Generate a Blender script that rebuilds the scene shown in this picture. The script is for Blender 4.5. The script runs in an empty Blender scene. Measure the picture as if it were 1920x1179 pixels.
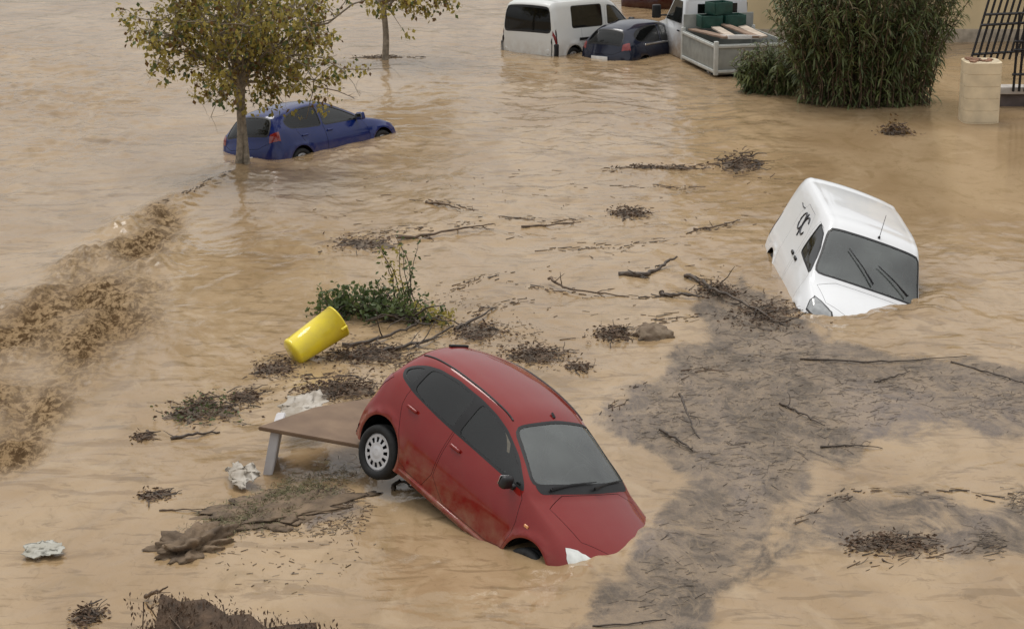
import bpy, bmesh, math, random
import numpy as np
from mathutils import Vector, Matrix, Euler
from mathutils.geometry import delaunay_2d_cdt

random.seed(7)
rng = np.random.default_rng(11)
R = math.radians
SC = bpy.context.scene
COL = SC.collection

# ------------------------------------------------------------------ camera, sky, sun, exposure
FPX, TILT, CAMH = 4013.0, R(15.73), 8.502          # focal length in photo pixels, downward tilt, height over the water
cam = bpy.data.objects.new('camera', bpy.data.cameras.new('camera'))
COL.objects.link(cam)
cam.data.sensor_width = 36.0
cam.data.lens = 36.0 * FPX / 1920.0
cam.data.clip_start = 0.5
cam.data.clip_end = 2000.0
cam.location = (0, 0, CAMH)
cam.rotation_euler = (math.pi / 2 - TILT, 0, 0)
SC.camera = cam

SUN_EL, SUN_AZ = R(66), R(-25)
world = bpy.data.worlds.new('World')
SC.world = world
world.use_nodes = True
wn, wl = world.node_tree.nodes, world.node_tree.links
wn.clear()
sky = wn.new('ShaderNodeTexSky')
sky.sky_type = 'NISHITA'
sky.sun_disc = False
sky.sun_elevation = SUN_EL
sky.sun_rotation = SUN_AZ
sky.dust_density = 3.0
sky.ozone_density = 1.0
hsv = wn.new('ShaderNodeHueSaturation')
hsv.inputs['Saturation'].default_value = 0.18
bg = wn.new('ShaderNodeBackground')
bg.inputs['Strength'].default_value = 0.12
wo = wn.new('ShaderNodeOutputWorld')
wl.new(sky.outputs[0], hsv.inputs['Color'])
cloud = wn.new('ShaderNodeMix')                     # an even cloud layer over the clear-sky gradient
cloud.data_type = 'RGBA'
cloud.inputs['Factor'].default_value = 0.75
wtc = wn.new('ShaderNodeTexCoord')                  # standard overcast sky: the zenith three times as bright as the horizon
wsp = wn.new('ShaderNodeSeparateXYZ')
wl.new(wtc.outputs['Generated'], wsp.inputs[0])
wmr = wn.new('ShaderNodeMapRange')
wmr.inputs['From Min'].default_value = 0.0; wmr.inputs['From Max'].default_value = 1.0
wmr.inputs['To Min'].default_value = 3.1; wmr.inputs['To Max'].default_value = 9.3
wl.new(wsp.outputs['Z'], wmr.inputs['Value'])
wcb = wn.new('ShaderNodeCombineColor')
for k in range(3):
    wl.new(wmr.outputs[0], wcb.inputs[k])
wl.new(wcb.outputs[0], cloud.inputs['B'])
wl.new(hsv.outputs[0], cloud.inputs['A'])
wl.new(cloud.outputs['Result'], bg.inputs[0])
wl.new(bg.outputs[0], wo.inputs[0])

sun = bpy.data.objects.new('sun', bpy.data.lights.new('sun', 'SUN'))
COL.objects.link(sun)
sun.data.energy = 1.3
sun.data.angle = R(25)
sun.data.color = (1.0, 0.96, 0.9)
sun_dir = Vector((math.sin(SUN_AZ) * math.cos(SUN_EL), math.cos(SUN_AZ) * math.cos(SUN_EL), math.sin(SUN_EL)))
sun.rotation_euler = sun_dir.to_track_quat('Z', 'Y').to_euler()

SC.view_settings.view_transform = 'Standard'
SC.view_settings.look = 'None'
SC.view_settings.gamma = 1.0
SC.view_settings.exposure = 0.12
SC.render.engine = 'CYCLES'
SC.cycles.use_denoising = True
SC.cycles.max_bounces = 8
SC.cycles.transparent_max_bounces = 12


def G(px, py, z=0.0):
    """World point at height z that the photograph shows at pixel (px, py)."""
    u, v = (px - 960) / FPX, (py - 589.5) / FPX
    d = np.array([u, math.cos(TILT) - v * math.sin(TILT), -math.sin(TILT) - v * math.cos(TILT)])
    t = (z - CAMH) / d[2]
    return d * t + np.array([0, 0, CAMH])


# ------------------------------------------------------------------ noise
PERM = np.random.default_rng(3).permutation(256)
PERM = np.concatenate([PERM, PERM, PERM])
GA = np.linspace(0, 2 * np.pi, 16, endpoint=False)
GX, GY = np.cos(GA), np.sin(GA)


def pnoise(x, y, seed=0):
    x = np.asarray(x, float) + seed * 17.31
    y = np.asarray(y, float) + seed * 9.77
    xi = np.floor(x).astype(int); yi = np.floor(y).astype(int)
    xf, yf = x - xi, y - yi
    u = xf ** 3 * (xf * (xf * 6 - 15) + 10); v = yf ** 3 * (yf * (yf * 6 - 15) + 10)
    xi &= 255; yi &= 255

    def g(ix, iy, dx, dy):
        h = PERM[PERM[ix] + iy] & 15
        return GX[h] * dx + GY[h] * dy
    a = g(xi, yi, xf, yf); b = g(xi + 1, yi, xf - 1, yf)
    c = g(xi, yi + 1, xf, yf - 1); d = g(xi + 1, yi + 1, xf - 1, yf - 1)
    return 1.5 * ((a + u * (b - a)) * (1 - v) + (c + u * (d - c)) * v)


def fbm(x, y, o=4, seed=0, gain=0.5):
    s, a = 0, 1.0
    for k in range(o):
        s = s + a * pnoise(x * 2.03 ** k, y * 2.03 ** k, seed + k)
        a *= gain
    return s


def ridged(x, y, o=4, seed=0):
    s, a = 0, 1.0
    for k in range(o):
        s = s + a * (1 - np.abs(pnoise(x * 2.1 ** k, y * 2.1 ** k, seed + k)) * 1.6)
        a *= 0.5
    return s / 1.9 - 0.55


# ------------------------------------------------------------------ materials
MATS = {}


def nodes_of(name):
    m = bpy.data.materials.new(name)
    m.use_nodes = True
    nt = m.node_tree
    return m, nt, nt.nodes['Principled BSDF']


def mat(name, col, rough=0.6, metal=0.0, spec=0.5, var=0.25, scale=6.0, bump=0.0, bscale=40.0, coat=0.0, col2=None, trans=0.0):
    """Principled with a noise-driven colour variation and optional bump."""
    if name in MATS:
        return MATS[name]
    m, nt, b = nodes_of(name)
    N, L = nt.nodes, nt.links
    b.inputs['Roughness'].default_value = rough
    b.inputs['Metallic'].default_value = metal
    b.inputs['Specular IOR Level'].default_value = spec
    b.inputs['Coat Weight'].default_value = coat
    b.inputs['Coat Roughness'].default_value = 0.05
    tc = N.new('ShaderNodeTexCoord')
    nz = N.new('ShaderNodeTexNoise')
    nz.inputs['Scale'].default_value = scale
    nz.inputs['Detail'].default_value = 5
    L.new(tc.outputs['Object'], nz.inputs['Vector'])
    rp = N.new('ShaderNodeValToRGB')
    rp.color_ramp.elements[0].position = 0.3
    rp.color_ramp.elements[1].position = 0.7
    c2 = col2 if col2 else tuple(min(1, c * (1 + var)) for c in col)
    c1 = tuple(c * (1 - var) for c in col) if not col2 else col
    rp.color_ramp.elements[0].color = (*c1, 1)
    rp.color_ramp.elements[1].color = (*c2, 1)
    L.new(nz.outputs['Fac'], rp.inputs['Fac'])
    L.new(rp.outputs['Color'], b.inputs['Base Color'])
    if bump > 0:
        n2 = N.new('ShaderNodeTexNoise')
        n2.inputs['Scale'].default_value = bscale
        n2.inputs['Detail'].default_value = 6
        L.new(tc.outputs['Object'], n2.inputs['Vector'])
        bp = N.new('ShaderNodeBump')
        bp.inputs['Strength'].default_value = bump
        bp.inputs['Distance'].default_value = 0.02
        L.new(n2.outputs['Fac'], bp.inputs['Height'])
        L.new(bp.outputs['Normal'], b.inputs['Normal'])
    if trans > 0:
        b.inputs['Subsurface Weight'].default_value = 0
        td = N.new('ShaderNodeBsdfTranslucent')
        L.new(rp.outputs['Color'], td.inputs['Color'])
        mx = N.new('ShaderNodeMixShader')
        mx.inputs[0].default_value = trans
        L.new(b.outputs[0], mx.inputs[1]); L.new(td.outputs[0], mx.inputs[2])
        L.new(mx.outputs[0], N['Material Output'].inputs['Surface'])
    MATS[name] = m
    return m


def paint(name, col, mud=0.35, mud_z=0.45, rough=0.28):
    """Car paint: coated colour, dust film and dried mud growing towards the sills."""
    m, nt, b = nodes_of(name)
    N, L = nt.nodes, nt.links
    b.inputs['Coat Weight'].default_value = 0.95
    b.inputs['Specular IOR Level'].default_value = 0.05
    b.inputs['Coat Roughness'].default_value = 0.06
    tc = N.new('ShaderNodeTexCoord')
    sp = N.new('ShaderNodeSeparateXYZ')
    L.new(tc.outputs['Object'], sp.inputs[0])
    nz = N.new('ShaderNodeTexNoise')
    nz.inputs['Scale'].default_value = 5.0
    nz.inputs['Detail'].default_value = 8
    nz.inputs['Roughness'].default_value = 0.65
    L.new(tc.outputs['Object'], nz.inputs['Vector'])
    mr = N.new('ShaderNodeMapRange')
    mr.inputs['From Min'].default_value = mud_z + 0.3
    mr.inputs['From Max'].default_value = mud_z - 0.25
    mr.inputs['To Min'].default_value = 0.0
    mr.inputs['To Max'].default_value = mud
    L.new(sp.outputs['Z'], mr.inputs['Value'])
    ad = N.new('ShaderNodeMath'); ad.operation = 'MULTIPLY'
    r2 = N.new('ShaderNodeMapRange')
    r2.inputs['From Min'].default_value = 0.35; r2.inputs['From Max'].default_value = 0.7
    r2.inputs['To Min'].default_value = 0.0; r2.inputs['To Max'].default_value = 1.5
    L.new(nz.outputs['Fac'], r2.inputs['Value'])
    L.new(mr.outputs[0], ad.inputs[0]); L.new(r2.outputs[0], ad.inputs[1])
    a2 = N.new('ShaderNodeMath'); a2.operation = 'ADD'; a2.use_clamp = True
    d2 = N.new('ShaderNodeMath'); d2.operation = 'MULTIPLY'; d2.inputs[1].default_value = 0.02
    L.new(r2.outputs[0], d2.inputs[0])
    L.new(ad.outputs[0], a2.inputs[0]); L.new(d2.outputs[0], a2.inputs[1])
    mx = N.new('ShaderNodeMix'); mx.data_type = 'RGBA'
    mx.inputs['A'].default_value = (*col, 1)
    mx.inputs['B'].default_value = (0.33, 0.23, 0.14, 1)
    L.new(a2.outputs[0], mx.inputs['Factor'])
    L.new(mx.outputs['Result'], b.inputs['Base Color'])
    rr = N.new('ShaderNodeMapRange')
    rr.inputs['To Min'].default_value = rough; rr.inputs['To Max'].default_value = 0.8
    L.new(a2.outputs[0], rr.inputs['Value'])
    L.new(rr.outputs[0], b.inputs['Roughness'])
    return m


def glass(name, tint=(0.16, 0.19, 0.19), refl=1.0, film=0.16, ior=1.6):
    m = bpy.data.materials.new(name)
    m.use_nodes = True
    N, L = m.node_tree.nodes, m.node_tree.links
    N.clear()
    out = N.new('ShaderNodeOutputMaterial')
    tr = N.new('ShaderNodeBsdfTransparent'); tr.inputs[0].default_value = (*tint, 1)
    gl = N.new('ShaderNodeBsdfGlossy'); gl.inputs['Roughness'].default_value = 0.05
    gl.inputs['Color'].default_value = (refl, refl, refl, 1)
    df = N.new('ShaderNodeBsdfDiffuse'); df.inputs['Color'].default_value = (0.36, 0.40, 0.38, 1)  # pale film on the glass: dirt, plus sky reflection put into its colour
    fr = N.new('ShaderNodeFresnel'); fr.inputs['IOR'].default_value = ior
    tc = N.new('ShaderNodeTexCoord')
    nz = N.new('ShaderNodeTexNoise'); nz.inputs['Scale'].default_value = 1.7; nz.inputs['Detail'].default_value = 7
    L.new(tc.outputs['Object'], nz.inputs['Vector'])
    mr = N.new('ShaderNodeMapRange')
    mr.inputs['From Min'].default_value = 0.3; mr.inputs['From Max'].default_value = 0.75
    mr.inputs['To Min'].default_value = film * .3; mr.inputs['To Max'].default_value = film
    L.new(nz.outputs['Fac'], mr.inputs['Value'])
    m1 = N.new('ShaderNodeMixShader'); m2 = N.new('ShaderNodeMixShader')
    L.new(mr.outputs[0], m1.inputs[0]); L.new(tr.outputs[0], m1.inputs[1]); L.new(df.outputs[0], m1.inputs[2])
    L.new(fr.outputs[0], m2.inputs[0]); L.new(m1.outputs[0], m2.inputs[1]); L.new(gl.outputs[0], m2.inputs[2])
    L.new(m2.outputs[0], out.inputs['Surface'])
    return m


M_TRIM = mat('black_plastic', (0.012, 0.012, 0.013), 0.45, var=0.3)
M_RUBBER = mat('tyre_rubber', (0.014, 0.014, 0.014), 0.75, var=0.4, scale=14)
M_INNER = mat('cabin_lining', (0.02, 0.02, 0.021), 0.85)
M_SEAT = mat('seat_cloth', (0.045, 0.047, 0.05), 0.9, scale=20)
M_DASH = mat('dashboard_plastic', (0.03, 0.031, 0.033), 0.7)
M_ALLOY = mat('wheel_silver', (0.62, 0.62, 0.63), 0.4, metal=0.25, var=0.12)
M_LAMP = mat('headlamp_lens', (0.72, 0.74, 0.70), 0.12, spec=0.8, var=0.15, coat=1.0, scale=14)
M_VANLAMP = mat('van_lamp_lens', (0.30, 0.31, 0.31), 0.15, spec=0.8, var=0.3, coat=1.0, scale=14)
M_CHROME = mat('chrome', (0.6, 0.6, 0.6), 0.15, metal=1.0)
M_RED_LENS = mat('tail_lens', (0.22, 0.012, 0.01), 0.15, coat=1.0)
M_AMBER = mat('amber_lens', (0.75, 0.33, 0.12), 0.25, coat=1.0)
M_PLATE = mat('plate_white', (0.75, 0.75, 0.73), 0.4, var=0.1)
M_GLASS = glass('car_glass', (0.26, 0.29, 0.29), film=.03, ior=1.6)
M_SCREEN = glass('windscreen_glass', (0.72, 0.79, 0.77), film=.32, ior=1.9)  # strong film: the pale sky sheen is put into the colour
M_GLASS_DARK = glass('privacy_glass', (0.05, 0.055, 0.055), film=.025, ior=1.45)
M_BLACKINK = mat('black_lettering', (0.02, 0.02, 0.025), 0.5)


# ------------------------------------------------------------------ object helpers
def tag(o, label, cat, group=None, kind=None):
    if label: o['label'] = label
    if cat: o['category'] = cat
    if group: o['group'] = group
    if kind: o['kind'] = kind
    return o


def link(name, me, parent=None):
    o = bpy.data.objects.new(name, me)
    COL.objects.link(o)
    if parent is not None:
        o.parent = parent
    return o


def empty(name, loc=(0, 0, 0), rot=(0, 0, 0)):
    o = link(name, None)
    o.location = loc
    o.rotation_euler = rot
    o.empty_display_size = 0.1
    return o


def mesh_np(name, V, F, mats, mi=None, smooth=True, normals=None):
    """Mesh from numpy vertices and one array (or list of arrays) of faces."""
    me = bpy.data.meshes.new(name)
    V = np.asarray(V, np.float32)
    Fs = F if isinstance(F, list) else [F]
    Fs = [np.asarray(f, np.int32) for f in Fs if len(f)]
    n = sum(len(f) for f in Fs)
    me.vertices.add(len(V)); me.vertices.foreach_set('co', V.ravel())
    loops = np.concatenate([f.ravel() for f in Fs]) if n else np.zeros(0, np.int32)
    tot = np.concatenate([np.full(len(f), f.shape[1], np.int32) for f in Fs]) if n else np.zeros(0, np.int32)
    me.loops.add(len(loops)); me.loops.foreach_set('vertex_index', loops)
    me.polygons.add(n)
    me.polygons.foreach_set('loop_start', np.concatenate([[0], np.cumsum(tot)[:-1]]).astype(np.int32))
    me.polygons.foreach_set('loop_total', tot)
    for m in (mats if isinstance(mats, (list, tuple)) else [mats]):
        me.materials.append(m)
    if mi is not None:
        me.polygons.foreach_set('material_index', np.asarray(mi, np.int32))
    me.polygons.foreach_set('use_smooth', np.full(n, bool(smooth)))
    me.update(calc_edges=True)
    if normals is not None:
        me.normals_split_custom_set_from_vertices(np.asarray(normals, np.float32).tolist())
    return me


def bm_mesh(name, bm, m, smooth=False):
    me = bpy.data.meshes.new(name)
    bm.to_mesh(me); bm.free()
    for k in (m if isinstance(m, (list, tuple)) else [m]):
        me.materials.append(k)
    if smooth:
        me.polygons.foreach_set('use_smooth', np.ones(len(me.polygons), bool))
    return me


def rbox_me(name, size, m, bevel=0.02, seg=2, taper=(1, 1), loc=(0, 0, 0), rot=(0, 0, 0), smooth=True):
    bm = bmesh.new()
    bmesh.ops.create_cube(bm, size=1)
    for v in bm.verts:
        s = taper if v.co.z > 0 else (1, 1)
        v.co = Vector((v.co.x * size[0] * s[0], v.co.y * size[1] * s[1], v.co.z * size[2]))
    if bevel > 0:
        bmesh.ops.bevel(bm, geom=bm.edges[:], offset=bevel, segments=seg, affect='EDGES', profile=0.6)
    bmesh.ops.transform(bm, matrix=Matrix.Translation(loc) @ Euler(rot).to_matrix().to_4x4(), verts=bm.verts)
    return bm_mesh(name, bm, m, smooth and bevel > 0)


def rbox(name, size, m, parent=None, **k):
    return link(name, rbox_me(name, size, m, **k), parent)


def tube_np(P, rad, sides=6, cap=True, squash=None):
    """Vertices and quads of a tapered tube along points P."""
    P = np.asarray(P, float); n = len(P)
    rad = np.broadcast_to(np.asarray(rad, float), (n,))
    T = np.gradient(P, axis=0); T /= np.linalg.norm(T, axis=1, keepdims=True) + 1e-9
    ref = np.array([0, 0, 1.0]) if abs(T[:, 2]).mean() < 0.8 else np.array([1.0, 0, 0])
    A = np.cross(T, ref); A /= np.linalg.norm(A, axis=1, keepdims=True) + 1e-9
    B = np.cross(A, T)
    an = np.linspace(0, 2 * np.pi, sides, endpoint=False)
    V = P[:, None] + rad[:, None, None] * (np.cos(an)[None, :, None] * A[:, None] + np.sin(an)[None, :, None] * B[:, None])
    i = np.arange(n - 1)[:, None] * sides; j = np.arange(sides)[None]; k = (j + 1) % sides
    F = np.stack([i + j, i + k, i + sides + k, i + sides + j], -1).reshape(-1, 4)
    V = V.reshape(-1, 3)
    if cap:
        for base in (0, (n - 1) * sides):
            for q in range(1, sides - 1, 2):
                f = [base, base + q, base + q + 1, base + min(q + 2, sides - 1)] if q + 2 < sides else [base, base + q, base + q + 1, base + q + 1]
                if f[2] != f[3]:
                    F = np.vstack([F, [f]])
    return V, F


class MB:
    """Collects pieces and builds one mesh."""
    def __init__(s): s.V, s.F, s.M, s.n = [], [], [], 0
    def add(s, V, F, mi=0):
        V = np.asarray(V, float); F = np.asarray(F, int)
        s.V.append(V); s.F.append(F + s.n); s.M.append(np.full(len(F), mi)); s.n += len(V)
    def tube(s, P, rad, sides=6, mi=0):
        s.add(*tube_np(P, rad, sides), mi)
    def box(s, c, size, rotz=0.0, mi=0):
        x, y, z = np.array(size) / 2
        V = np.array([[a * x, b * y, d * z] for a in (-1, 1) for b in (-1, 1) for d in (-1, 1)])
        cz, sz = math.cos(rotz), math.sin(rotz)
        V = V @ np.array([[cz, sz, 0], [-sz, cz, 0], [0, 0, 1]]) + np.array(c)
        s.add(V, [[0, 1, 3, 2], [4, 6, 7, 5], [0, 4, 5, 1], [2, 3, 7, 6], [0, 2, 6, 4], [1, 5, 7, 3]], mi)
    def build(s, name, m, parent=None, smooth=False):
        q = [f for f in s.F if f.shape[1] == 4]; t = [f for f in s.F if f.shape[1] == 3]
        mq = [k for f, k in zip(s.F, s.M) if f.shape[1] == 4]; mt = [k for f, k in zip(s.F, s.M) if f.shape[1] == 3]
        Fs, ms = [], []
        if q: Fs.append(np.vstack(q)); ms += mq
        if t: Fs.append(np.vstack(t)); ms += mt
        return link(name, mesh_np(name, np.vstack(s.V), Fs, m, np.concatenate(ms), smooth), parent)


# ------------------------------------------------------------------ water surface
def poly_px(pts):
    return np.array([G(*p)[:2] for p in pts])


def inside(P, poly):
    x, y = P[:, 0], P[:, 1]
    c = np.zeros(len(P), bool); n = len(poly); j = n - 1
    for i in range(n):
        xi, yi = poly[i]; xj, yj = poly[j]
        if yi != yj:
            c ^= ((yi > y) != (yj > y)) & (x < (xj - xi) * (y - yi) / (yj - yi) + xi)
        j = i
    return c


def seg_dist(P, poly, closed=True, sy=1.0):
    d = np.full(len(P), 1e9); n = len(poly)
    S = np.array([1.0, sy])
    for i in range(n if closed else n - 1):
        a = poly[i] * S; b = poly[(i + 1) % n] * S; ab = b - a
        t = np.clip(((P * S - a) @ ab) / (ab @ ab + 1e-12), 0, 1)
        d = np.minimum(d, np.linalg.norm(P * S - a - t[:, None] * ab, axis=1))
    return d


def soft(P, poly, w, warp=0.0, ws=1.0, seed=0):
    """Soft-edged 0..1 mask of a polygon on the water (edge warped by noise); distances shortened along the view."""
    if warp:
        P = P + warp * np.stack([pnoise(P[:, 0] / ws, P[:, 1] / (2.5 * ws), seed), 2.5 * pnoise(P[:, 0] / ws, P[:, 1] / (2.5 * ws), seed + 5)], -1)
    lo, hi = poly.min(0) - 3 * w - 1, poly.max(0) + 3 * w + 3
    m = np.zeros(len(P))
    k = np.nonzero(((P > lo) & (P < hi)).all(1))[0]
    if len(k):
        Q = P[k]
        d = seg_dist(Q, poly, sy=0.4) * np.where(inside(Q, poly), 1, -1)
        t = np.clip(d / w * 0.5 + 0.5, 0, 1)
        m[k] = t * t * (3 - 2 * t)
    return m


CHURN = poly_px([(-60, 610), (60, 570), (135, 512), (200, 462), (262, 425), (318, 385), (345, 372), (335, 420), (305, 500), (285, 610), (200, 690), (120, 745), (90, 830), (40, 870), (-60, 890)])
CHOP = poly_px([(-80, 60), (150, 90), (300, 130), (330, 190), (250, 250), (120, 330), (-80, 380)])
CHOP2 = poly_px([(760, 90), (1260, 110), (1400, 200), (1450, 320), (1200, 520), (900, 560), (800, 380), (740, 200)])
CALM = poly_px([(1480, 215), (1700, 205), (2050, 225), (2050, 420), (1800, 440), (1560, 370)])
SCUMS = [(poly_px([(1400, 520), (1480, 590), (1560, 640), (1700, 668), (1990, 690), (1990, 830), (1760, 790), (1620, 840), (1500, 930), (1420, 1010), (1345, 1090), (1310, 1200), (1070, 1200), (1175, 1060), (1285, 960), (1320, 900), (1190, 830), (1130, 780), (1240, 690), (1330, 640), (1300, 560)]), 0.32, 1.0),
         (poly_px([(1480, 945), (1600, 915), (1780, 925), (1990, 930), (1990, 1075), (1760, 1045), (1560, 1030), (1420, 1080)]), 0.22, 0.55),
         (poly_px([(560, 935), (640, 920), (695, 955), (640, 1000), (560, 990)]), 0.15, 0.8)]
# water pushed up against things: polyline (px), half width m, height m
RIDGES = [([(1535, 612), (1620, 602), (1730, 585), (1765, 560)], 0.28, 0.07),
          ([(1095, 1072), (1180, 1045), (1240, 985)], 0.22, 0.06),
          ([(420, 312), (500, 318), (600, 300), (740, 262)], 0.35, 0.05),
          ([(0, 575), (90, 560), (150, 505), (255, 425)], 0.5, 0.16),
          ([(255, 425), (345, 372), (420, 330)], 0.35, 0.10),
          ([(0, 660), (110, 640), (230, 560), (310, 470)], 0.55, 0.12),
          ([(30, 780), (110, 745), (190, 690)], 0.35, 0.08),
          ([(610, 470), (700, 440), (860, 425), (940, 412), (1080, 418)], 0.3, 0.05),
          ([(1130, 775), (1190, 728), (1280, 712)], 0.14, 0.03),
          ([(1490, 1000), (1600, 935), (1800, 930), (1960, 935)], 0.2, 0.03)]
RIDGES = [(poly_px(p), w, a) for p, w, a in RIDGES]


def water_h(x, y, full=False):
    x = np.atleast_1d(np.asarray(x, float)); y = np.atleast_1d(np.asarray(y, float))
    P = np.stack([x, y], -1)
    wx = x + 0.5 * pnoise(x / 2.3, y / 4.0, 21); wy = y + 0.9 * pnoise(x / 2.3, y / 4.0, 22)
    churn = soft(P, CHURN, 0.30, 0.35, 0.8, 31) * np.clip(.9 + .9 * pnoise(x / 1.1, y / 1.8, 37), .2, 1)
    chop = soft(P, CHOP, 1.6, 0.6, 2.0, 33)
    chop2 = soft(P, CHOP2, 2.5, 0.8, 2.0, 34)
    calm = soft(P, CALM, 1.2, 0.3, 1.5, 35)
    gentle = 0.026 * fbm(wx / 1.9, wy / 2.6, 3, 41) + 0.014 * fbm(wx / 0.55, wy / 0.8, 3, 44) + 0.006 * ridged(wx / 0.5, wy / 0.35, 2, 47)
    h = gentle * (1 - 0.93 * calm)
    h = h + chop * (0.10 * ridged(wx / 1.0, wy / 1.3, 3, 51) + 0.03 * fbm(wx / .35, wy / .4, 2, 53))
    h = h + chop2 * (1 - calm) * 0.055 * ridged(wx / 1.3, wy / 1.1, 3, 55)
    h = h + churn * (0.10 * fbm(wx / 0.7, wy / 1.0, 3, 61) + 0.050 * ridged(wx / 0.22, wy / 0.30, 2, 63) + 0.02 * fbm(x / 0.11, y / 0.15, 2, 65))
    for k, (pl, w, a) in enumerate(RIDGES):
        lo, hi = pl.min(0) - 3 * w, pl.max(0) + 3 * w
        q = np.nonzero(((P > lo) & (P < hi)).all(1))[0]
        if len(q):
            d = seg_dist(P[q] + 0.12 * np.stack([pnoise(x[q] / .5, y[q] / .7, 70 + k), pnoise(x[q] / .5, y[q] / .7, 80 + k)], -1), pl, False, 0.6)
            nb = 0.65 + 0.6 * pnoise(x[q] / 0.5, y[q] / 0.8, 90 + k)
            h[q] += a * np.exp(-(d / w) ** 2) * nb * (1 + 0.5 * pnoise(x[q] / 0.13, y[q] / 0.2, 95 + k))
    if not full:
        return h
    scum = np.zeros(len(x))
    for k, (pl, w, s) in enumerate(SCUMS):
        scum = np.maximum(scum, s * soft(P, pl, w, 0.22, 0.6, 101 + 3 * k))
    tr = np.zeros(len(x))
    for (pl, w, a) in RIDGES[:3]:
        tr = np.maximum(tr, np.exp(-(seg_dist(P, pl, False, 0.6) / (w * 0.6)) ** 2))
    return h, scum, churn, tr


# footprints of hulls: the surface drops inside them so that no sheet of water stands in the cabins
HULLS = []      # (matrix_inverse, x0, x1, y_half)

M_WATER = None


def water_material():
    m, nt, b = nodes_of('muddy_water')
    N, L = nt.nodes, nt.links
    b.inputs['IOR'].default_value = 1.33
    geo = N.new('ShaderNodeNewGeometry')
    mp = N.new('ShaderNodeMapping'); mp.inputs['Scale'].default_value = (1.0, 0.55, 1.0)
    L.new(geo.outputs['Position'], mp.inputs['Vector'])

    def noise(scale, detail=5, rough=0.55, dist=0.0, vec=None):
        n = N.new('ShaderNodeTexNoise')
        n.inputs['Scale'].default_value = scale; n.inputs['Detail'].default_value = detail
        n.inputs['Roughness'].default_value = rough; n.inputs['Distortion'].default_value = dist
        L.new((vec or mp).outputs[0], n.inputs['Vector'])
        return n

    def rng_(src, a, b_, lo=0.0, hi=1.0):
        r = N.new('ShaderNodeMapRange'); r.interpolation_type = 'SMOOTHSTEP'
        r.inputs['From Min'].default_value = a; r.inputs['From Max'].default_value = b_
        r.inputs['To Min'].default_value = lo; r.inputs['To Max'].default_value = hi
        L.new(src, r.inputs['Value'])
        return r.outputs[0]

    def mixc(f, a, b_):
        x = N.new('ShaderNodeMix'); x.data_type = 'RGBA'
        if isinstance(f, float): x.inputs['Factor'].default_value = f
        else: L.new(f, x.inputs['Factor'])
        for s, v in (('A', a), ('B', b_)):
            if isinstance(v, tuple): x.inputs[s].default_value = (*v, 1)
            else: L.new(v, x.inputs[s])
        return x.outputs['Result']

    def mul(a, b_, op='MULTIPLY'):
        x = N.new('ShaderNodeMath'); x.operation = op; x.use_clamp = True
        for i, v in enumerate((a, b_)):
            if isinstance(v, (float, int)): x.inputs[i].default_value = v
            else: L.new(v, x.inputs[i])
        return x.outputs[0]

    big = noise(0.35, 4, 0.5, 1.2)
    mid = noise(1.6, 6, 0.6, 1.5)
    c = mixc(rng_(big.outputs[0], 0.35, 0.68), (0.32, 0.217, 0.118), (0.397, 0.282, 0.165))
    c = mixc(mul(rng_(mid.outputs[0], 0.48, 0.72), 0.55), c, (0.25, 0.168, 0.08))
    fine = noise(7.0, 7, 0.68, 1.2)
    c = mixc(mul(rng_(fine.outputs[0], 0.54, 0.74), 0.45), c, (0.19, 0.125, 0.06))
    st = N.new('ShaderNodeMapping'); st.inputs['Scale'].default_value = (0.42, 1.15, 1.0); st.inputs['Rotation'].default_value = (0, 0, 0.12)
    L.new(geo.outputs['Position'], st.inputs['Vector'])
    s1 = noise(1.5, 7, 0.62, 1.4, st)
    acl = N.new('ShaderNodeAttribute'); acl.attribute_name = 'calm'
    live = rng_(acl.outputs['Fac'], 0.0, 1.0, 1.0, 0.1)
    c = mixc(mul(mul(rng_(s1.outputs[0], 0.55, 0.63), 0.5), live), c, (0.19, 0.122, 0.06))
    s2 = noise(3.4, 6, 0.6, 1.0, st)
    c = mixc(mul(mul(rng_(s2.outputs[0], 0.57, 0.64), 0.45), live), c, (0.16, 0.105, 0.053))
    pale = noise(0.9, 6, 0.6, 2.2)
    c = mixc(mul(rng_(pale.outputs[0], 0.55, 0.72), 0.5), c, (0.445, 0.33, 0.203))
    at = N.new('ShaderNodeAttribute'); at.attribute_name = 'scum'
    ac = N.new('ShaderNodeAttribute'); ac.attribute_name = 'churn'
    # floating film of reed chaff, ash and bark: patchy, made of fine fibres
    fl = N.new('ShaderNodeMapping'); fl.inputs['Scale'].default_value = (0.75, 0.55, 1.0); fl.inputs['Rotation'].default_value = (0, 0, 0.5)
    L.new(geo.outputs['Position'], fl.inputs['Vector'])
    f1 = noise(1.0, 9, 0.62, 1.6, fl); f2 = noise(11.0, 8, 0.78, 0.5); f3 = noise(38.0, 4, 0.7, 0.3); f4 = noise(2.2, 9, 0.7, 1.0, fl)
    e1 = N.new('ShaderNodeMath'); e1.operation = 'MULTIPLY_ADD'; e1.inputs[1].default_value = 1.25; e1.inputs[2].default_value = -0.62
    L.new(f4.outputs[0], e1.inputs[0])
    e2 = N.new('ShaderNodeMath'); e2.operation = 'MULTIPLY_ADD'; e2.inputs[1].default_value = 0.9; e2.inputs[2].default_value = -0.45
    L.new(f1.outputs[0], e2.inputs[0])
    e3 = N.new('ShaderNodeMath'); e3.operation = 'ADD'; L.new(e1.outputs[0], e3.inputs[0]); L.new(e2.outputs[0], e3.inputs[1])
    e4 = N.new('ShaderNodeMath'); e4.operation = 'ADD'; L.new(at.outputs['Fac'], e4.inputs[0]); L.new(e3.outputs[0], e4.inputs[1])
    cover = rng_(e4.outputs[0], 0.22, 0.64)
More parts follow.
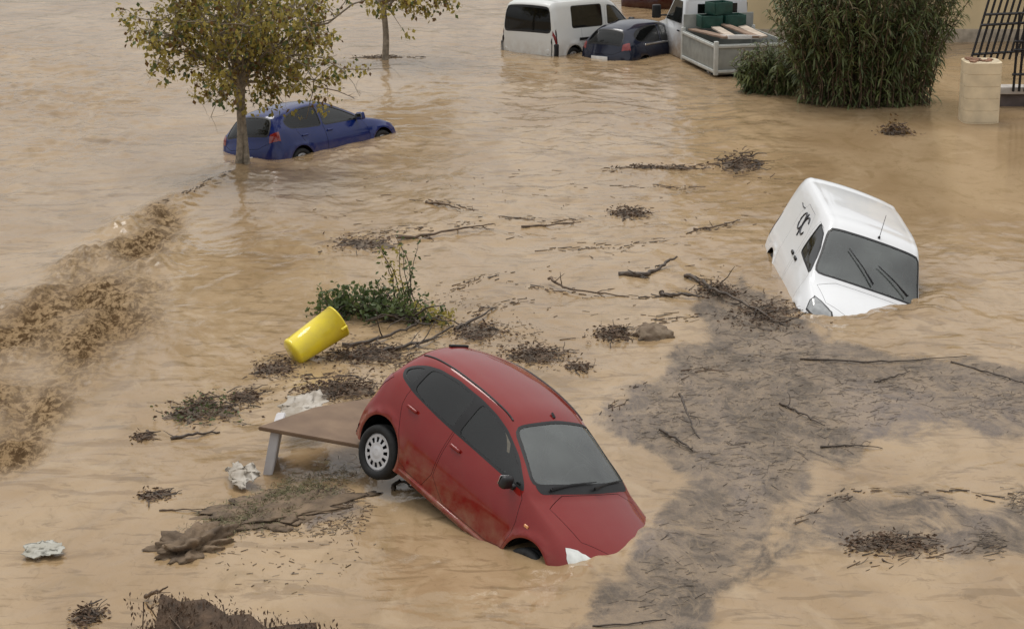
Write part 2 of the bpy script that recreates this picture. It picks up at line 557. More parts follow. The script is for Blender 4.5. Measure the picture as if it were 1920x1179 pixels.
    chaff = mixc(rng_(f4.outputs[0], 0.40, 0.68), (0.15, 0.12, 0.095), (0.072, 0.056, 0.042))
    chaff = mixc(mul(rng_(big.outputs[0], 0.45, 0.65), 0.6), chaff, (0.195, 0.162, 0.15))
    chaff = mixc(mul(rng_(f2.outputs[0], 0.52, 0.70), 0.75), chaff, (0.06, 0.046, 0.033))
    chaff = mixc(mul(rng_(f3.outputs[0], 0.55, 0.75), 0.35), chaff, (0.06, 0.046, 0.033))
    cov2 = mul(mul(cover, rng_(f4.outputs[0], 0.36, 0.60, 0.66, 1.0)), rng_(f2.outputs[0], 0.25, 0.6, 0.72, 0.96))
    c = mixc(cov2, c, chaff)
    fw = noise(1.7, 5, 0.5, 4.0, fl)
    line = mul(rng_(fw.outputs[0], 0.47, 0.50), rng_(fw.outputs[0], 0.53, 0.50))
    c = mixc(mul(mul(line, at.outputs['Fac']), 0.3), c, (0.33, 0.24, 0.145))
    # churned water: dark, unreflecting wave slopes put into the colour as blotches
    c = mixc(mul(ac.outputs['Fac'], rng_(noise(8.5, 8, 0.78, 0.3).outputs[0], 0.44, 0.56, 0.2, 1.0)), c, (0.08, 0.049, 0.025))
    L.new(c, b.inputs['Base Color'])
    rr = N.new('ShaderNodeMath'); rr.operation = 'MULTIPLY_ADD'
    L.new(cov2, rr.inputs[0]); rr.inputs[1].default_value = 0.42; rr.inputs[2].default_value = 0.13
    r3 = N.new('ShaderNodeMath'); r3.operation = 'MULTIPLY_ADD'; r3.inputs[1].default_value = 0.45
    L.new(ac.outputs['Fac'], r3.inputs[0]); L.new(rr.outputs[0], r3.inputs[2])
    L.new(r3.outputs[0], b.inputs['Roughness'])
    sl = N.new('ShaderNodeMath'); sl.operation = 'MULTIPLY_ADD'; sl.use_clamp = True
    sl.inputs[1].default_value = -0.5; sl.inputs[2].default_value = 0.5
    L.new(ac.outputs['Fac'], sl.inputs[0]); L.new(sl.outputs[0], b.inputs['Specular IOR Level'])
    # ripples and chaff relief
    rp = noise(9.0, 4, 0.55, 0.8)
    bp = N.new('ShaderNodeBump'); bp.inputs['Distance'].default_value = 0.02
    bp.inputs['Strength'].default_value = 0.16
    L.new(rp.outputs[0], bp.inputs['Height'])
    L.new(rng_(acl.outputs['Fac'], 0.0, 1.0, 0.30, 0.02), bp.inputs['Strength'])
    b2 = N.new('ShaderNodeBump'); b2.inputs['Distance'].default_value = 0.012
    L.new(mul(cov2, 0.8), b2.inputs['Strength'])
    L.new(f3.outputs[0], b2.inputs['Height'])
    L.new(bp.outputs[0], b2.inputs['Normal'])
    L.new(b2.outputs[0], b.inputs['Normal'])
    return m


def build_water():
    ys = [13.0]
    while ys[-1] < 72:
        d = ys[-1]
        ys.append(d + min(0.11, 0.020 + 0.0000250 * d * d))
    while ys[-1] < 600:
        ys.append(ys[-1] * 1.05)
    ys = np.array(ys)
    t = np.linspace(-1, 1, 860)
    t = np.sign(t) * (0.62 * np.abs(t) + 0.38 * np.abs(t) ** 3)
    half = 0.46 * ys + 1.5
    X = half[:, None] * t[None]; Y = np.broadcast_to(ys[:, None], X.shape)
    h, scum, churn, tr = water_h(X.ravel(), Y.ravel(), True)
    P = np.stack([X.ravel(), Y.ravel()], -1)
    fade = np.clip((90 - P[:, 1]) / 20, 0, 1)
    h = h * fade
    for Mi, poly in HULLS:
        lo, hi = poly.min(0), poly.max(0)
        q = np.nonzero(((P > lo) & (P < hi)).all(1))[0]
        k = q[inside(P[q], poly)]
        d = seg_dist(P[k], poly)
        h[k] -= 0.9 * np.clip((d - 0.02) / 0.15, 0, 1)
    V = np.column_stack([P, h])
    ny, nx = X.shape
    i = np.arange(ny - 1)[:, None] * nx; j = np.arange(nx - 1)[None]
    F = np.stack([i + j, i + j + 1, i + nx + j + 1, i + nx + j], -1).reshape(-1, 4)
    me = mesh_np('flood_water', V, F, water_material())
    calm = soft(P, CALM, 1.2, 0.3, 1.5, 35)
    for nm, a in (('scum', scum), ('churn', churn), ('calm', calm)):
        me.attributes.new(nm, 'FLOAT', 'POINT').data.foreach_set('value', a.astype(np.float32))
    o = link('flood_water', me)
    tag(o, 'brown muddy flood water covering the whole street', None, kind='structure')
    g = 900.0
    gm = mesh_np('ground', [(-g, -g, -2.2), (g, -g, -2.2), (g, g, -2.2), (-g, g, -2.2)], np.array([[0, 1, 2, 3]]),
                 mat('river_mud', (0.2, 0.14, 0.08), 0.9, scale=0.5), smooth=False)
    o = link('ground', gm); o['kind'] = 'structure'; o['label'] = 'submerged muddy ground under the flood water'


# ------------------------------------------------------------------ car bodies
def hermite(t, C, tq):
    """Cubic interpolation of C (n,...) at knots t."""
    n = len(t)
    d = np.diff(C, axis=0) / np.diff(t).reshape(-1, *([1] * (C.ndim - 1)))
    m = np.empty_like(C)
    h = np.diff(t).reshape(-1, *([1] * (C.ndim - 1)))
    m[1:-1] = (h[1:] * d[:-1] + h[:-1] * d[1:]) / (h[1:] + h[:-1])
    m[0], m[-1] = d[0], d[-1]
    k = np.clip(np.searchsorted(t, tq, 'right') - 1, 0, n - 2)
    hh = (t[k + 1] - t[k]); s = (tq - t[k]) / hh
    sh = (-1,) + (1,) * (C.ndim - 1)
    s = s.reshape(sh); hh = hh.reshape(sh)
    return (2 * s ** 3 - 3 * s ** 2 + 1) * C[k] + (s ** 3 - 2 * s ** 2 + s) * hh * m[k] + (-2 * s ** 3 + 3 * s ** 2) * C[k + 1] + (s ** 3 - s ** 2) * hh * m[k + 1]


def chaikin(P, it=2):
    P = np.asarray(P, float)
    for _ in range(it):
        Q = np.roll(P, -1, 0)
        P = np.stack([P * .8 + Q * .2, P * .2 + Q * .8], 1).reshape(-1, P.shape[1])
    return P


def rounded(P, r=.06, n=4):
    """Closed outline with its corners rounded to radius r."""
    P = np.asarray(P, float); out = []
    for a, b, c in zip(np.roll(P, 1, 0), P, np.roll(P, -1, 0)):
        la, lc = np.linalg.norm(a - b), np.linalg.norm(c - b)
        p = b + (a - b) / la * min(r, .4 * la); q = b + (c - b) / lc * min(r, .4 * lc)
        for t in np.linspace(0, 1, n):
            out.append((1 - t) ** 2 * p + 2 * t * (1 - t) * b + t * t * q)
    return np.array(out)


def densify(P, step):
    out = []
    for a, b in zip(P, np.roll(P, -1, 0)):
        n = max(1, int(np.linalg.norm(b - a) / step))
        out += [a + (b - a) * k / n for k in range(n)]
    return np.array(out)


def offset_poly(P, d):
    """Grow (d > 0) a closed 2D polygon."""
    P = np.asarray(P, float)
    area = 0.5 * np.sum(P[:, 0] * np.roll(P[:, 1], -1) - np.roll(P[:, 0], -1) * P[:, 1])
    T = np.roll(P, -1, 0) - np.roll(P, 1, 0)
    T /= np.linalg.norm(T, axis=1, keepdims=True) + 1e-9
    N = np.stack([T[:, 1], -T[:, 0]], -1) * (1 if area > 0 else -1)
    return P + N * d


class Shell:
    """A car skin as a smooth surface S(u, v) cut into panels along outlines drawn on it."""
    def __init__(s, table, flare=()):
        T = np.array(table, float)
        rows = []
        for x, bow, zt, cr, ye, zb, yb, ym, zm, ys, zs in T:
            yz = [(0, zt), (.5 * ye, zt - .18 * cr), (.85 * ye, zt - .6 * cr), (ye, zt - cr),
                  (.5 * (ye + yb) + .02, .5 * (zt - cr + zb)), (yb, zb), (ym, zm), (ym - .004, .5 * (zm + zs) + .03), (ys, zs)]
            rows.append([(x - bow * (y / .8) ** 2, y, z) for y, z in yz])
        C = np.array(rows)
        C = np.concatenate([C[:, :0:-1] * np.array([1, -1, 1]), C], 1)      # right side .. centre .. left side
        s.nr = 8
        s.ku = np.concatenate([[0], np.cumsum(np.linalg.norm(np.diff(C, axis=0), axis=2).mean(1))])
        s.kv = np.concatenate([[0], np.cumsum(np.linalg.norm(np.diff(C, axis=1), axis=2).mean(0))])
        s.kv -= s.kv[8]
        s.nu, s.nv = 420, 260
        s.gu = np.linspace(s.ku[0], s.ku[-1], s.nu); s.gv = np.linspace(s.kv[0], s.kv[-1], s.nv)
        D = hermite(s.ku, C, s.gu)
        D = np.swapaxes(hermite(s.kv, np.swapaxes(D, 0, 1), s.gv), 0, 1)
        for (fx, fz, fr, amp) in flare:                                     # wheel-arch lips
            r = np.hypot(D[..., 0] - fx, D[..., 2] - fz)
            g = amp * np.exp(-((r - fr) / .045) ** 2) * (D[..., 2] < .95)
            D[..., 1] += np.sign(D[..., 1]) * g * (np.abs(D[..., 1]) > .55)
        s.D = D
        du = np.gradient(D, axis=0); dv = np.gradient(D, axis=1)
        Nn = np.cross(dv, du)
        Nn /= np.linalg.norm(Nn, axis=2, keepdims=True) + 1e-9
        s.N = Nn * (1 if (Nn[s.nu // 2, s.nv // 2, 2] > 0) else -1)
        s.regions = []

    def _bil(s, A, uv):
        a = np.clip((uv[:, 0] - s.gu[0]) / (s.gu[1] - s.gu[0]), 0, s.nu - 1.001)
        b = np.clip((uv[:, 1] - s.gv[0]) / (s.gv[1] - s.gv[0]), 0, s.nv - 1.001)
        i, j = a.astype(int), b.astype(int)
        fa, fb = (a - i)[:, None], (b - j)[:, None]
        return (A[i, j] * (1 - fa) * (1 - fb) + A[i + 1, j] * fa * (1 - fb) + A[i, j + 1] * (1 - fa) * fb + A[i + 1, j + 1] * fa * fb)

    def S(s, uv): return s._bil(s.D, np.atleast_2d(uv))
    def Nrm(s, uv): return s._bil(s.N, np.atleast_2d(uv))

    def idx(s, pts):
        """Outline given as (station index, row index) -> (u, v)."""
        P = np.asarray(pts, float)
        return np.stack([np.interp(P[:, 0], np.arange(len(s.ku)), s.ku), np.interp(P[:, 1], np.arange(-8, 9), s.kv)], -1)

    def side(s, pts, step=.04):
        """Outline in side view (x, z) -> (u, v) on the left flank."""
        P = densify(np.asarray(pts, float), step)
        jv = np.nonzero(s.gv > s.kv[8 + 3] * .93)[0]
        D = s.D[:, jv]
        out = []
        du, dv = s.gu[1] - s.gu[0], s.gv[1] - s.gv[0]
        for x, z in P:
            q = (D[..., 0] - x) ** 2 + (D[..., 2] - z) ** 2
            i, j = np.unravel_index(np.argmin(q), q.shape)
            uv = np.array([s.gu[i], s.gv[jv[j]]])
            for _ in range(4):
                p0 = s.S(uv)[0]; pu = s.S(uv + [du, 0])[0]; pv = s.S(uv + [0, dv])[0]
                J = np.array([[pu[0] - p0[0], pv[0] - p0[0]], [pu[2] - p0[2], pv[2] - p0[2]]]) / np.array([du, dv])
                try:
                    st = np.linalg.solve(J, np.array([x - p0[0], z - p0[2]]))
                except Exception:
                    break
                st = np.clip(st, -.03, .03)
                uv = np.clip(uv + st, [s.gu[0], s.gv[jv[0]]], [s.gu[-1], s.gv[-1]])
            out.append(uv)
        return np.array(out)

    def near(s, pts, step=.04):
        """Outline given by 3D points -> nearest (u, v)."""
        P = densify(np.asarray(pts, float), step)
        out = []
        for p in P:
            q = ((s.D - p) ** 2).sum(2)
            i, j = np.unravel_index(np.argmin(q), q.shape)
            out.append((s.gu[i], s.gv[j]))
        return np.array(out)

    def add(s, name, uv, m, side=0, thick=0.0, off=0.0, rule=None):
        """Register an outline; earlier ones win. rule 'hole' removes the skin."""
        if side < 0:
            uv = uv * np.array([1, -1])
        s.regions.append(dict(name=name, uv=uv, m=m, thick=thick, off=off, rule=rule, side=side))

    def cut(s, step):
        pts = [np.array([(a, b) for a in np.arange(s.gu[0], s.gu[-1] + step * .5, step).clip(s.gu[0], s.gu[-1])
                         for b in np.linspace(s.gv[0], s.gv[-1], int((s.gv[-1] - s.gv[0]) / step) + 1)])]
        keep = np.ones(len(pts[0]), bool)
        cons, edges, n = [], [], 0
        for r in s.regions:
            uv = r['uv']
            lo, hi = uv.min(0) - step, uv.max(0) + step
            q = np.nonzero(((pts[0] > lo) & (pts[0] < hi)).all(1))[0]
            keep[q[seg_dist(pts[0][q], uv) < step * .3]] = False
        G0 = pts[0][keep]
        for c in ((s.gu[0], s.gv[0]), (s.gu[-1], s.gv[0]), (s.gu[0], s.gv[-1]), (s.gu[-1], s.gv[-1])):
            G0 = np.vstack([G0, c])
        n = len(G0)
        for r in s.regions:
            uv = r['uv']; k = len(uv)
            cons.append(uv); edges += [(n + a, n + (a + 1) % k) for a in range(k)]; n += k
        allp = np.vstack([G0] + cons)
        res = delaunay_2d_cdt([Vector(p) for p in allp], edges, [], 0, 1e-5)
        uv = np.array([tuple(p) for p in res[0]]); F = np.array([f for f in res[2] if len(f) == 3], int)
        cen = uv[F].mean(1)
        ar = np.abs(np.cross(uv[F[:, 1]] - uv[F[:, 0]], uv[F[:, 2]] - uv[F[:, 0]]))
        F, cen = F[ar > 1e-9], cen[ar > 1e-9]
        own = np.full(len(F), -1)
        for k in range(len(s.regions) - 1, -1, -1):
            own[inside(cen, s.regions[k]['uv'])] = k
        s.uv, s.F, s.own = uv, F, own
        s.P, s.Nv = s.S(uv), s.Nrm(uv)
        # orientation: faces follow the surface normal
        a, b, c = (s.P[F[:, k]] for k in range(3))
        fl = (np.cross(b - a, c - a) * s.Nv[F].sum(1)).sum(1) < 0
        s.F[fl] = s.F[fl][:, ::-1]

    def panel(s, sel, mats, thick=0.0, off=0.0, name='panel', bow=0.0):
        F = s.F[sel]
        used, inv = np.unique(F.ravel(), return_inverse=True)
        F = inv.reshape(-1, 3)
        P, N = s.P[used] + s.Nv[used] * off, s.Nv[used]
        n = len(P)
        if thick <= 0:
            return mesh_np(name, P, F, mats, normals=N)
        V = np.vstack([P, P - N * thick])
        E = np.concatenate([F[:, [0, 1]], F[:, [1, 2]], F[:, [2, 0]]])
        key = np.sort(E, 1); _, idx, cnt = np.unique(key[:, 0] * 1000003 + key[:, 1], return_index=True, return_counts=True)
        B = E[idx[cnt == 1]]
        nb = len(B)
        # rim with its own vertices so the edge stays crisp
        rv = np.vstack([P[B[:, 0]], P[B[:, 1]], P[B[:, 1]] - N[B[:, 1]] * thick, P[B[:, 0]] - N[B[:, 0]] * thick])
        k = np.arange(nb) + 2 * n
        rim = np.stack([k + nb, k, k + 3 * nb, k + 2 * nb], -1)
        V = np.vstack([V, rv])
        rn = np.cross(rv[nb:2 * nb] - rv[:nb], N[B[:, 0]]); rn /= np.linalg.norm(rn, axis=1, keepdims=True) + 1e-9
        NN = np.vstack([N, -N, rn, rn, rn, rn])
        mi = np.concatenate([np.zeros(n and len(F)), np.ones(len(F)), np.ones(nb)])
        return mesh_np(name, V, [np.vstack([F, F[:, ::-1] + n]), rim], mats, mi, True, NN)


def lathe(prof, seg=40, axis='y'):
    """Revolve (r, w) profile about the y axis."""
    prof = np.asarray(prof, float); n = len(prof)
    a = np.linspace(0, 2 * np.pi, seg, endpoint=False)
    V = np.stack([prof[None, :, 0] * np.cos(a)[:, None], np.broadcast_to(prof[None, :, 1], (seg, n)), prof[None, :, 0] * np.sin(a)[:, None]], -1).reshape(-1, 3)
    i = np.arange(seg)[:, None] * n; i2 = ((np.arange(seg) + 1) % seg)[:, None] * n; j = np.arange(n - 1)[None]
    F = np.stack([i + j, i2 + j, i2 + j + 1, i + j + 1], -1).reshape(-1, 4)
    return V, F


def wheel(parent, c, side, r=.30, w=.185, spokes=12, cover=True, seg=48, steer=0.0):
    """tyre + rim; side = -1 right, +1 left. Outer face looks to y*side."""
    o = empty('wheel'); o.parent = parent; o.location = c; o.rotation_euler = (0, 0, steer)
    rr = r * .68
    hw = w / 2
    prof = [(rr, -hw * .8), (rr + .01, -hw), (r * .86, -hw * 1.06), (r * .96, -hw * .92), (r, -hw * .6), (r, -hw * .2), (r - .008, -hw * .15), (r - .008, -hw * .05), (r, 0), (r, hw * .6), (r * .96, hw * .92), (r * .86, hw * 1.06), (rr + .01, hw), (rr, hw * .8)]
    V, F = lathe(prof, seg)
    link('tyre', mesh_np('tyre', V, F[:, ::-1], M_RUBBER), o)
    # wheel cover: dished disc with a ring of openings, dark drum behind
    na, rad = 96, [0.0, .04, .075, .11, .14, .165, .19, rr + .004]
    rad = [x * rr / .204 if x < .2 else x for x in rad]
    dep = [.018, .018, .012, .012, .006, .004, .006, -.004]
    Vv, Ff = [], []
    for k, (q, d) in enumerate(zip(rad, dep)):
        for a in range(na):
            t = 2 * math.pi * a / na
            Vv.append((q * math.cos(t), side * (hw * .72 + d), q * math.sin(t)))
    per = na / spokes
    for k in range(len(rad) - 1):
        for a in range(na):
            if k in (3, 4) and (a % per) > per * .46:
                continue
            b = (a + 1) % na
            f = [k * na + a, k * na + b, (k + 1) * na + b, (k + 1) * na + a]
            Ff.append(f if side < 0 else f[::-1])
    link('rim', mesh_np('rim', Vv, np.array(Ff), M_ALLOY, smooth=False), o)
    V, F = lathe([(0.001, side * hw * .35), (rr + .003, side * hw * .35), (rr + .003, -side * hw * .7), (0.001, -side * hw * .7)], 24)
    link('brake_drum', mesh_np('brake_drum', V, F, M_TRIM, smooth=False), o)
    return o


def seat(parent, x, y, z=.30, w=.46):
    o = empty('seat'); o.parent = parent; o.location = (x, y, z)
    rbox('seat_cushion', (.5, w, .16), M_SEAT, o, bevel=.05, loc=(.05, 0, .08))
    rbox('seat_back', (.14, w, .62), M_SEAT, o, bevel=.05, loc=(-.26, 0, .42), rot=(0, -.28, 0), taper=(1, .86))
    rbox('headrest', (.1, w * .55, .2), M_SEAT, o, bevel=.04, loc=(-.37, 0, .82), rot=(0, -.2, 0))
    return o


def mirror(parent, loc, side, m, size=(.12, .20, .15)):
    o = rbox('door_mirror', size, m, parent, bevel=.04, seg=3, loc=loc, taper=(.8, .9))
    rbox('mirror_glass', (.008, size[1] * .82, size[2] * .72), M_CHROME, o, bevel=.003, loc=(loc[0] - size[0] / 2 - .001, loc[1], loc[2]))
    rbox('mirror_stalk', (.07, .12, .05), M_TRIM, o, bevel=.015, loc=(loc[0] + .01, loc[1] - side * .13, loc[2] - .05))
    return o


def wiper(parent, p, q, name='wiper'):
    m = MB()
    p, q = np.array(p, float), np.array(q, float)
    mid = p * .55 + q * .45 + np.array([0, 0, .02])
    m.tube([p, mid], [.014, .009], 5)
    d = (q - p) / np.linalg.norm(q - p)
    m.tube([mid - d * .28, mid, q], [.008, .011, .007], 4)
    return m.build(name, M_TRIM, parent)


def build_car(name, table, pose, paint_m, spec, label, cat, step=.05, group=None):
    loc, yaw, pitch, roll, size = pose
    root = empty(name, loc, (R(roll), R(pitch), R(yaw)))
    root.scale = (size, size, size)
    tag(root, label, cat, group)
    sh = Shell(table, spec.get('flare', ()))
    sd = spec
    seal = sd.get('seal', .022)
    # glass and seals of the flanks
    for side in (1, -1):
        for wname, pts, parent, gm in sd['windows']:
            P = rounded(pts)
            sh.add('side_window', sh.side(P), gm or M_GLASS, side, off=-.007, rule=('win', parent, side))
        if sd.get('dlo'):
            sh.add('window_surround', sh.side(rounded(sd['dlo'])), M_TRIM, side, thick=.012)
        else:
            for wname, pts, parent, gm in sd['windows']:
                sh.add('window_surround', sh.side(offset_poly(rounded(pts), seal)), M_TRIM, side, thick=.012)
        for (ax, az, ar) in sd['arches']:
            t = np.linspace(-.35, math.pi + .35, 30)
            sh.add('arch', sh.side(np.stack([ax + ar * np.cos(t), az + ar * np.sin(t)], -1), .5), None, side, rule='hole')
    for nm, poly, gm in sd['screens']:
        P = densify(rounded(sh.idx(poly), sd.get('corner', .08)), .06)
        c = P.mean(0)
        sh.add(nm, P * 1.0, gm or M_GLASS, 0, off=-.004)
        sh.add('screen_seal', offset_poly(P, .034), M_TRIM, 0, thick=.01, off=.001)
    for nm, poly, m in sd.get('trims', ()):
        sh.add(nm, densify(rounded(sh.idx(poly), .05), .06), m, 0, thick=.01, off=.002)
    for nm, pts3, m in sd.get('lamps', ()):
        for side in (1, -1):
            uv = sh.near(np.asarray(pts3, float))
            if np.linalg.norm(uv[0] - uv[-1]) < 1e-6: uv = uv[:-1]
            uv = uv[np.concatenate([[True], np.linalg.norm(np.diff(uv, axis=0), axis=1) > 1e-4])]
            sh.add(nm, uv, m, side, thick=.01, off=.004)
            if sd.get('lamp_rim'):
                sh.add('lamp_rim', offset_poly(uv, .03), M_TRIM, side, thick=.01, off=.001)
    doors = []
    for dname, pts in sd['doors']:
        for side in (1, -1):
            P = chaikin(pts, 1)
            sh.add(dname, sh.side(offset_poly(P, -.005)), paint_m, side, thick=.03, rule=('door', dname, side))
            sh.add('gap', sh.side(P), None, side, rule='hole')
    for pname, poly, off in sd.get('panels', ()):
        P = densify(chaikin(sh.idx(poly), 1), .06)
        sh.add(pname, offset_poly(P, -.006), paint_m, 0, thick=.03, off=off)
        sh.add('gap', P, None, 0, rule='hole')
    sh.cut(step)
    shell = [paint_m, M_INNER]
    body = link('body', sh.panel(sh.own == -1, shell, .03, name='body'), root)
    door_obj = {}
    for k, r in enumerate(sh.regions):
        if isinstance(r['rule'], tuple) and r['rule'][0] == 'door':
            sel = sh.own == k
            if sel.any():
                door_obj[(r['rule'][1], r['side'])] = link(r['name'], sh.panel(sel, shell, .03, name=r['name']), root)
    for k, r in enumerate(sh.regions):
        sel = sh.own == k
        if not sel.any() or r['rule'] == 'hole' or (isinstance(r['rule'], tuple) and r['rule'][0] == 'door'):
            continue
        par = root
        if isinstance(r['rule'], tuple):
            par = door_obj.get((r['rule'][1], r['side']), root)
        if r['m'] == paint_m:
            link(r['name'], sh.panel(sel, shell, r['thick'], r['off'], r['name']), par)
        elif r['thick'] > 0:
            link(r['name'], sh.panel(sel, [r['m'], M_TRIM], r['thick'], r['off'], r['name']), par)
        else:
            link(r['name'], sh.panel(sel, [r['m']], 0, r['off'], r['name']), par)
    # floor pan and wheel housings
    x0, x1, hw = sd['floor']
    m = MB(); m.box(((x0 + x1) / 2, 0, .24), (x1 - x0, 2 * hw, .05))
    m.build('floor_pan', M_INNER, root)
    if sd.get('arch_liner', True):
        for (ax, az, ar) in sd['arches']:
            for side in (1, -1):
                t = np.linspace(-.2, math.pi + .2, 20)
                y1, y0 = side * (hw + .03), side * (hw - .30)
                V = [(ax + (ar + .01) * math.cos(a), y, az + (ar + .01) * math.sin(a)) for a in t for y in (y1, y0)]
                V += [(ax, y0, az)]
                F = [[2 * i, 2 * i + 1, 2 * i + 3, 2 * i + 2] for i in range(19)]
                T = [[2 * i + 1, 2 * i + 3, 40] for i in range(19)]
                link('wheel_housing', mesh_np('wheel_housing', V, [np.array(F), np.array(T)], M_TRIM), root)
    return root, sh, door_obj


def car_matrix(pose):
    loc, yaw, pitch, roll, size = pose
    return Matrix.Translation(loc) @ Euler((R(roll), R(pitch), R(yaw))).to_matrix().to_4x4() @ Matrix.Scale(size, 4)


def hull(pose, xs, hw, z):
    """Outline of a car's inside where the water cuts it."""
    Mx = np.array(car_matrix(pose))
    c = [(xs[0], -hw, z), (xs[1], -hw, z), (xs[1], hw, z), (xs[0], hw, z)]
    up = Mx[:3, 2]
    pts = []
    for p in c:
        w = Mx[:3, :3] @ np.array(p) + Mx[:3, 3]
        w = w - up * (w[2] / up[2])              # slide along the car's own vertical to the water level
        pts.append(w[:2])
    HULLS.append((None, np.array(pts)))


C3 = [(1.90, .22, .20, .00, .50, .20, .66, .70, .20, .66, .19), (1.97, .24, .34, .005, .50, .33, .70, .74, .30, .72, .20),
      (1.985, .25, .50, .01, .50, .48, .70, .76, .42, .74, .20), (1.96, .26, .64, .02, .50, .60, .70, .78, .50, .76, .20),
      (1.88, .25, .745, .03, .50, .69, .70, .80, .56, .78, .20), (1.70, .20, .83, .04, .54, .76, .72, .815, .60, .79, .20),
      (1.40, .12, .925, .05, .58, .83, .74, .825, .62, .80, .20), (1.15, .10, .995, .06, .62, .89, .75, .83, .64, .80, .20),
      (1.04, .12, 1.03, .06, .65, .92, .755, .83, .65, .80, .20), (.97, .14, 1.075, .06, .665, .935, .755, .83, .65, .80, .20),
      (.60, .15, 1.265, .07, .60, .945, .755, .83, .65, .80, .20), (.25, .14, 1.425, .08, .54, .955, .755, .83, .65, .80, .20),
      (.12, .12, 1.465, .08, .535, .957, .755, .83, .65, .80, .20), (-.2, .06, 1.505, .08, .55, .965, .76, .83, .65, .80, .20),
      (-.6, 0, 1.52, .085, .56, .975, .76, .83, .65, .80, .20), (-1.0, -.05, 1.50, .09, .55, .99, .755, .83, .65, .80, .20),
      (-1.3, -.10, 1.45, .10, .52, 1.01, .74, .825, .66, .80, .20), (-1.48, -.13, 1.385, .11, .49, 1.03, .72, .82, .66, .79, .20),
      (-1.60, -.15, 1.24, .08, .52, 1.02, .70, .81, .66, .78, .20), (-1.72, -.17, 1.02, .06, .56, .94, .69, .80, .62, .77, .20),
      (-1.78, -.18, .86, .04, .58, .80, .68, .79, .58, .76, .20), (-1.85, -.20, .68, .02, .56, .62, .68, .78, .5, .75, .20),
      (-1.86, -.20, .48, .01, .54, .46, .66, .76, .4, .72, .20), (-1.80, -.2, .26, 0, .5, .25, .64, .72, .24, .68, .20)]

C3_SPEC = dict(
    flare=((1.23, .31, .36, .025), (-1.23, .31, .36, .025)),
    windows=[('front', [(.73, .975), (.69, 1.02), (.45, 1.155), (.15, 1.275), (-.05, 1.33), (-.27, 1.362), (-.30, 1.0), (-.1, .99)], 'front_door', None),
             ('rear', [(-.41, 1.005), (-.385, 1.368), (-.7, 1.372), (-.98, 1.335), (-1.10, 1.30), (-1.13, 1.06), (-.9, 1.02)], 'rear_door', None),
             ('quarter', [(-1.19, 1.08), (-1.175, 1.275), (-1.31, 1.215), (-1.41, 1.14), (-1.36, 1.095)], 'body', None)],
    dlo=[(.80, .955), (.74, 1.02), (.47, 1.178), (.16, 1.302), (-.05, 1.358), (-.3, 1.392), (-.7, 1.40), (-1.0, 1.362), (-1.2, 1.30), (-1.36, 1.215), (-1.465, 1.13), (-1.38, 1.065), (-1.1, 1.02), (-.6, .985), (0, .965), (.5, .95)],
    arches=[(1.23, .31, .335), (-1.23, .31, .335)],
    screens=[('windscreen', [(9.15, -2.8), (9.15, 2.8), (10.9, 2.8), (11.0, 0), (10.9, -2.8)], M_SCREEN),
             ('rear_window', [(17.5, -2.6), (17.5, 2.6), (18.9, 2.6), (18.9, -2.6)], None)],
    lamps=[('headlight', [(1.92, .46, .58), (1.84, .66, .56), (1.70, .74, .60), (1.52, .72, .76), (1.62, .63, .81), (1.80, .46, .75)], M_LAMP),
           ('tail_light', [(-1.66, .66, 1.05), (-1.50, .74, 1.02), (-1.62, .75, .80), (-1.74, .66, .80)], M_RED_LENS)],
    doors=[('front_door', [(.80, .97), (.93, .62), (.85, .29), (-.355, .28), (-.345, 1.2), (.3, 1.1)]),
           ('rear_door', [(-.365, 1.2), (-.375, .28), (-.84, .29), (-.93, .52), (-1.08, .72), (-1.17, .9), (-1.15, 1.2)])],
    trims=[('cowl_panel', [(8.45, -2.75), (8.3, 0), (8.45, 2.75), (9.2, 2.9), (9.2, -2.9)], M_TRIM)],
    panels=[('bonnet', [(4.6, -2.7), (4.6, 2.7), (8.2, 3.15), (8.2, -3.15)], 0.0),
            ('tailgate', [(17.2, -2.9), (17.2, 2.9), (20.6, 3.3), (20.6, -3.3)], 0.0)],
    floor=(-1.7, 1.7, .74))

